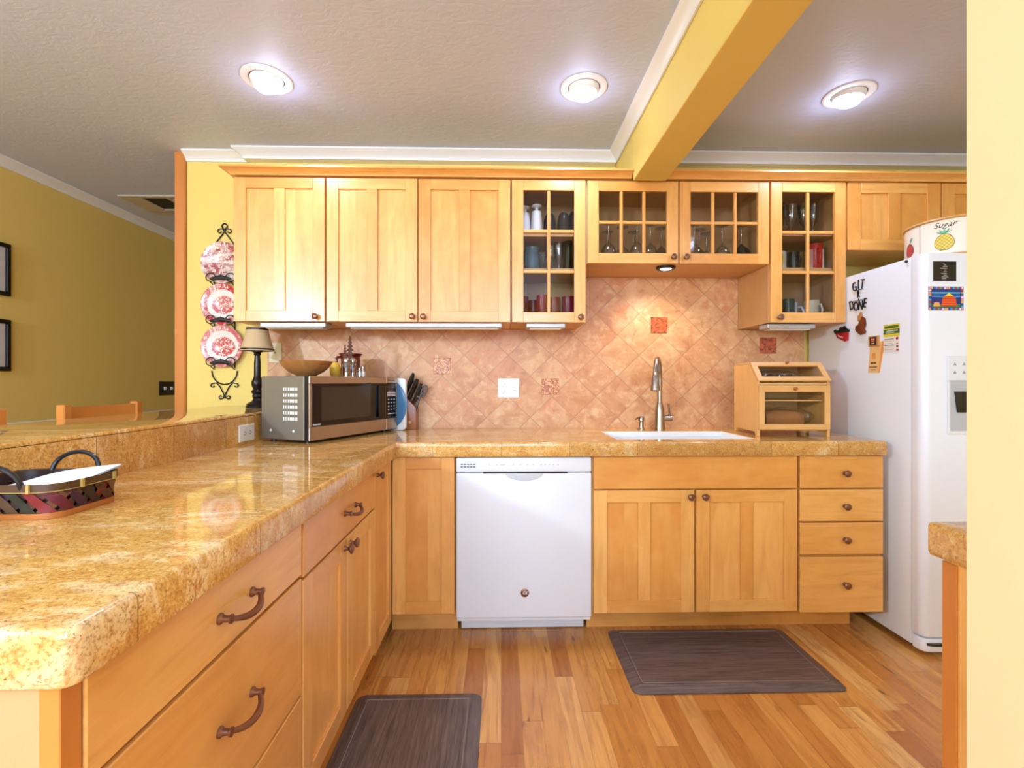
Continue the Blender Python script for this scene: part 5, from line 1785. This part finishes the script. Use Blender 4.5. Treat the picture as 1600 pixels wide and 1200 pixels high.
cup('goblet', 'glass', 0.315, 2.55, zt, [(a, b * 1.3) for a, b in gob], (1, 1, 1, 1), 'taller clear goblet on the middle shelf, just left of the green glass', GA, mat=m_glass)
cup('tall_glass', 'glass', 0.362, 2.52, zt, [(0, 0), (0.030, 0), (0.024, 0.12), (0.020, 0.162), (0.018, 0.162), (0.022, 0.12), (0.027, 0.006), (0, 0.005)], (1, 1, 1, 1), 'tall yellow green glass on the middle shelf of the left glass cabinet', GA, mat=m_glass_g)
cup('tall_glass', 'glass', 0.393, 2.61, zt, [(0, 0), (0.030, 0), (0.022, 0.14), (0.016, 0.19), (0.014, 0.19), (0.020, 0.14), (0.027, 0.006), (0, 0.005)], (1, 1, 1, 1), 'tall clear glass at the right edge of the middle shelf, beside the green glass', GA, mat=m_glass)
ZS = 1.36
zt = ZU0 + 0.0165
for x, y, r, h, c_, lab in ((0.118, 2.52, 0.030, 0.098, C(112, 14, 18), 'leftmost dark red mug on the bottom shelf of the left glass cabinet'),
                            (0.172, 2.53, 0.024, 0.086, C(104, 16, 34), 'small plum red cup, second from left on the bottom shelf'),
                            (0.220, 2.49, 0.032, 0.100, C(136, 22, 24), 'bright red mug, third from left on the bottom shelf'),
                            (0.286, 2.51, 0.032, 0.094, C(126, 14, 18), 'glossy dark red mug, second from right on the bottom shelf'),
                            (0.360, 2.50, 0.036, 0.096, C(112, 14, 40), 'crimson mug, rightmost on the bottom shelf of the left glass cabinet')):
    cup('mug', 'mug', x, y, zt, mugp(r, h), c_, lab, GA, (PI / 2 + 0.3, r, 0.025, h - 0.02))
# wine glasses, upside down, over the sink
wine = [(0.034, 0.0), (0.040, 0.03), (0.040, 0.048), (0.030, 0.068), (0.010, 0.082), (0.004, 0.090), (0.0035, 0.150), (0.008, 0.156), (0.032, 0.160), (0.032, 0.163), (0, 0.164)]
def wineglass(x, y, s_, lab, mat=m_glass, bowl=1.0, src=None):
    z = 1.792 + 0.0165
    g = 'upside-down wine glasses over the sink'
    if src:
        return dup(src, (x, y, z), lab, g)
    t = thing('wine_glass', lab, 'wine glass', (x, y, z), g)
    mb = MB()
    mb.open_ends = True
    mb.lathe([(a * bowl, b * s_) for a, b in wine[:6]], (x, y, z), seg=28)
    mb.build('bowl', mat, t)
    MB().lathe([(0, wine[5][1] * s_)] + [(a, b * s_) for a, b in wine[5:8]] + [(0.0, wine[7][1] * s_)], (x, y, z), seg=14).build('stem', m_glass, t)
    MB().lathe([(a, b * s_) for a, b in ((0.007, 0.1555), (0.032, 0.160), (0.032, 0.163), (0, 0.164))], (x, y, z), seg=28).build('foot', m_glass, t)
    return t
w0 = None
for k, (x, y) in enumerate(((0.505, 2.56), (0.570, 2.48), (0.600, 2.63), (0.665, 2.55), (0.720, 2.47), (0.745, 2.63), (0.800, 2.50))):
    o = wineglass(x, y, 1.34, 'clear wine glass upside down behind the left over-sink door, %s from the left' % ORD[k], src=w0)
    w0 = w0 or o
wineglass(0.880, 2.56, 1.34, 'milky pale wine glass upside down at the right end behind the left over-sink door', clear('frosted_glass', (0.62, 0.66, 0.66, 1), 0.12, 0.5, 0.2))
for k, (x, y) in enumerate(((0.985, 2.61), (1.040, 2.50), (1.100, 2.58), (1.165, 2.64), (1.195, 2.51))):
    wineglass(x, y, 1.34, 'clear wine glass upside down behind the right over-sink door, %s from the left' % ORD[k], src=w0)
wineglass(1.305, 2.52, 1.36, 'large teal tinted wine glass upside down at the right end over the sink', m_glass_b, 1.15)
# crystal glasses on the top shelf of the mug cabinet
GB = 'glasses and mugs in the cabinet beside the refrigerator'
ZS = 1.22
cry = [(0, 0), (0.028, 0), (0.028, 0.003), (0.005, 0.010), (0.005, 0.040), (0.022, 0.056), (0.031, 0.080), (0.034, 0.135), (0.032, 0.135), (0.028, 0.080), (0, 0.060)]
zt = 1.9685
m_crystal = clear('cut_crystal', (0.80, 0.82, 0.82, 1), 0.14, 0.8)
c0_ = None
for k, (x, y, s_) in enumerate(((1.515, 2.54, 1.15), (1.565, 2.50, 1.0), (1.600, 2.61, 1.2), (1.640, 2.50, 1.05), (1.712, 2.54, 1.25))):
    cup('crystal_glass', 'glass', x, y, zt, [(a, b * s_) for a, b in cry], (1, 1, 1, 1), 'clear crystal stem glass on the top shelf beside the refrigerator, %s from the left' % ORD[k], GB, mat=m_crystal, seg=12)
zt = 1.7825
cup('mug', 'mug', 1.478, 2.52, zt, mugp(0.030, 0.088), C(196, 190, 96), 'yellow and green mug at the left of the middle shelf beside the refrigerator', GB, (-1.0, 0.030, 0.025, 0.068))
cup('mug', 'mug', 1.535, 2.55, zt, mugp(0.032, 0.092), C(222, 220, 216), 'white mug on the middle shelf, between the yellow green and the black mug', GB, (-1.9, 0.032, 0.025, 0.070))
cup('mug', 'mug', 1.592, 2.52, zt, mugp(0.030, 0.084), C(26, 22, 24), 'black mug on the middle shelf beside the refrigerator', GB, (-1.6, 0.030, 0.022, 0.064))
cup('mug', 'mug', 1.582, 2.63, zt, mugp(0.034, 0.118), C(54, 52, 30), 'tall dark olive mug behind the black mug on the middle shelf', GB)
t = cup('mug', 'mug', 1.700, 2.51, zt, mugp(0.043, 0.116), C(176, 24, 26), 'red mug with white zigzag bands on the middle shelf beside the refrigerator', GB, (-1.75, 0.043, 0.03, 0.09))
mb = MB()
mb.c = C(236, 228, 220)
for a0 in (-2.55, -0.85):
    for s_ in (-1, 1):
        for ph in (0, 1):
            pts = []
            for i in range(13):
                a = a0 + s_ * 0.14 + (0.13 if (i + ph) % 2 else -0.13)
                pts.append((1.700 + 0.0432 * math.cos(a), 2.51 + 0.0432 * math.sin(a), zt + 0.008 + i * 0.0085))
            mb.tube(pts, 0.0016, 5)
mb.build('zigzag_pattern', m_paint, t)
ZS = 1.6
zt = ZU0 + 0.003 + 0.0165
cup('mug', 'mug', 1.480, 2.53, zt, mugp(0.032, 0.070), C(24, 34, 34), 'near-black green mug at the left of the bottom shelf beside the refrigerator', GB, (-1.9, 0.032, 0.018, 0.055))
cup('mug', 'mug', 1.545, 2.50, zt, mugp(0.036, 0.074), C(42, 64, 60), 'speckled dark green mug on the bottom shelf beside the refrigerator', GB, (-2.2, 0.036, 0.018, 0.058))
cup('mug', 'mug', 1.602, 2.55, zt, mugp(0.028, 0.068), C(206, 212, 222), 'small pale blue white mug between the green and the cream mug', GB, (-0.6, 0.028, 0.018, 0.052))
cup('mug', 'mug', 1.692, 2.52, zt, mugp(0.038, 0.072), C(206, 196, 172), 'cream mug on the bottom shelf, rightmost beside the refrigerator', GB, (-1.3, 0.038, 0.018, 0.056))
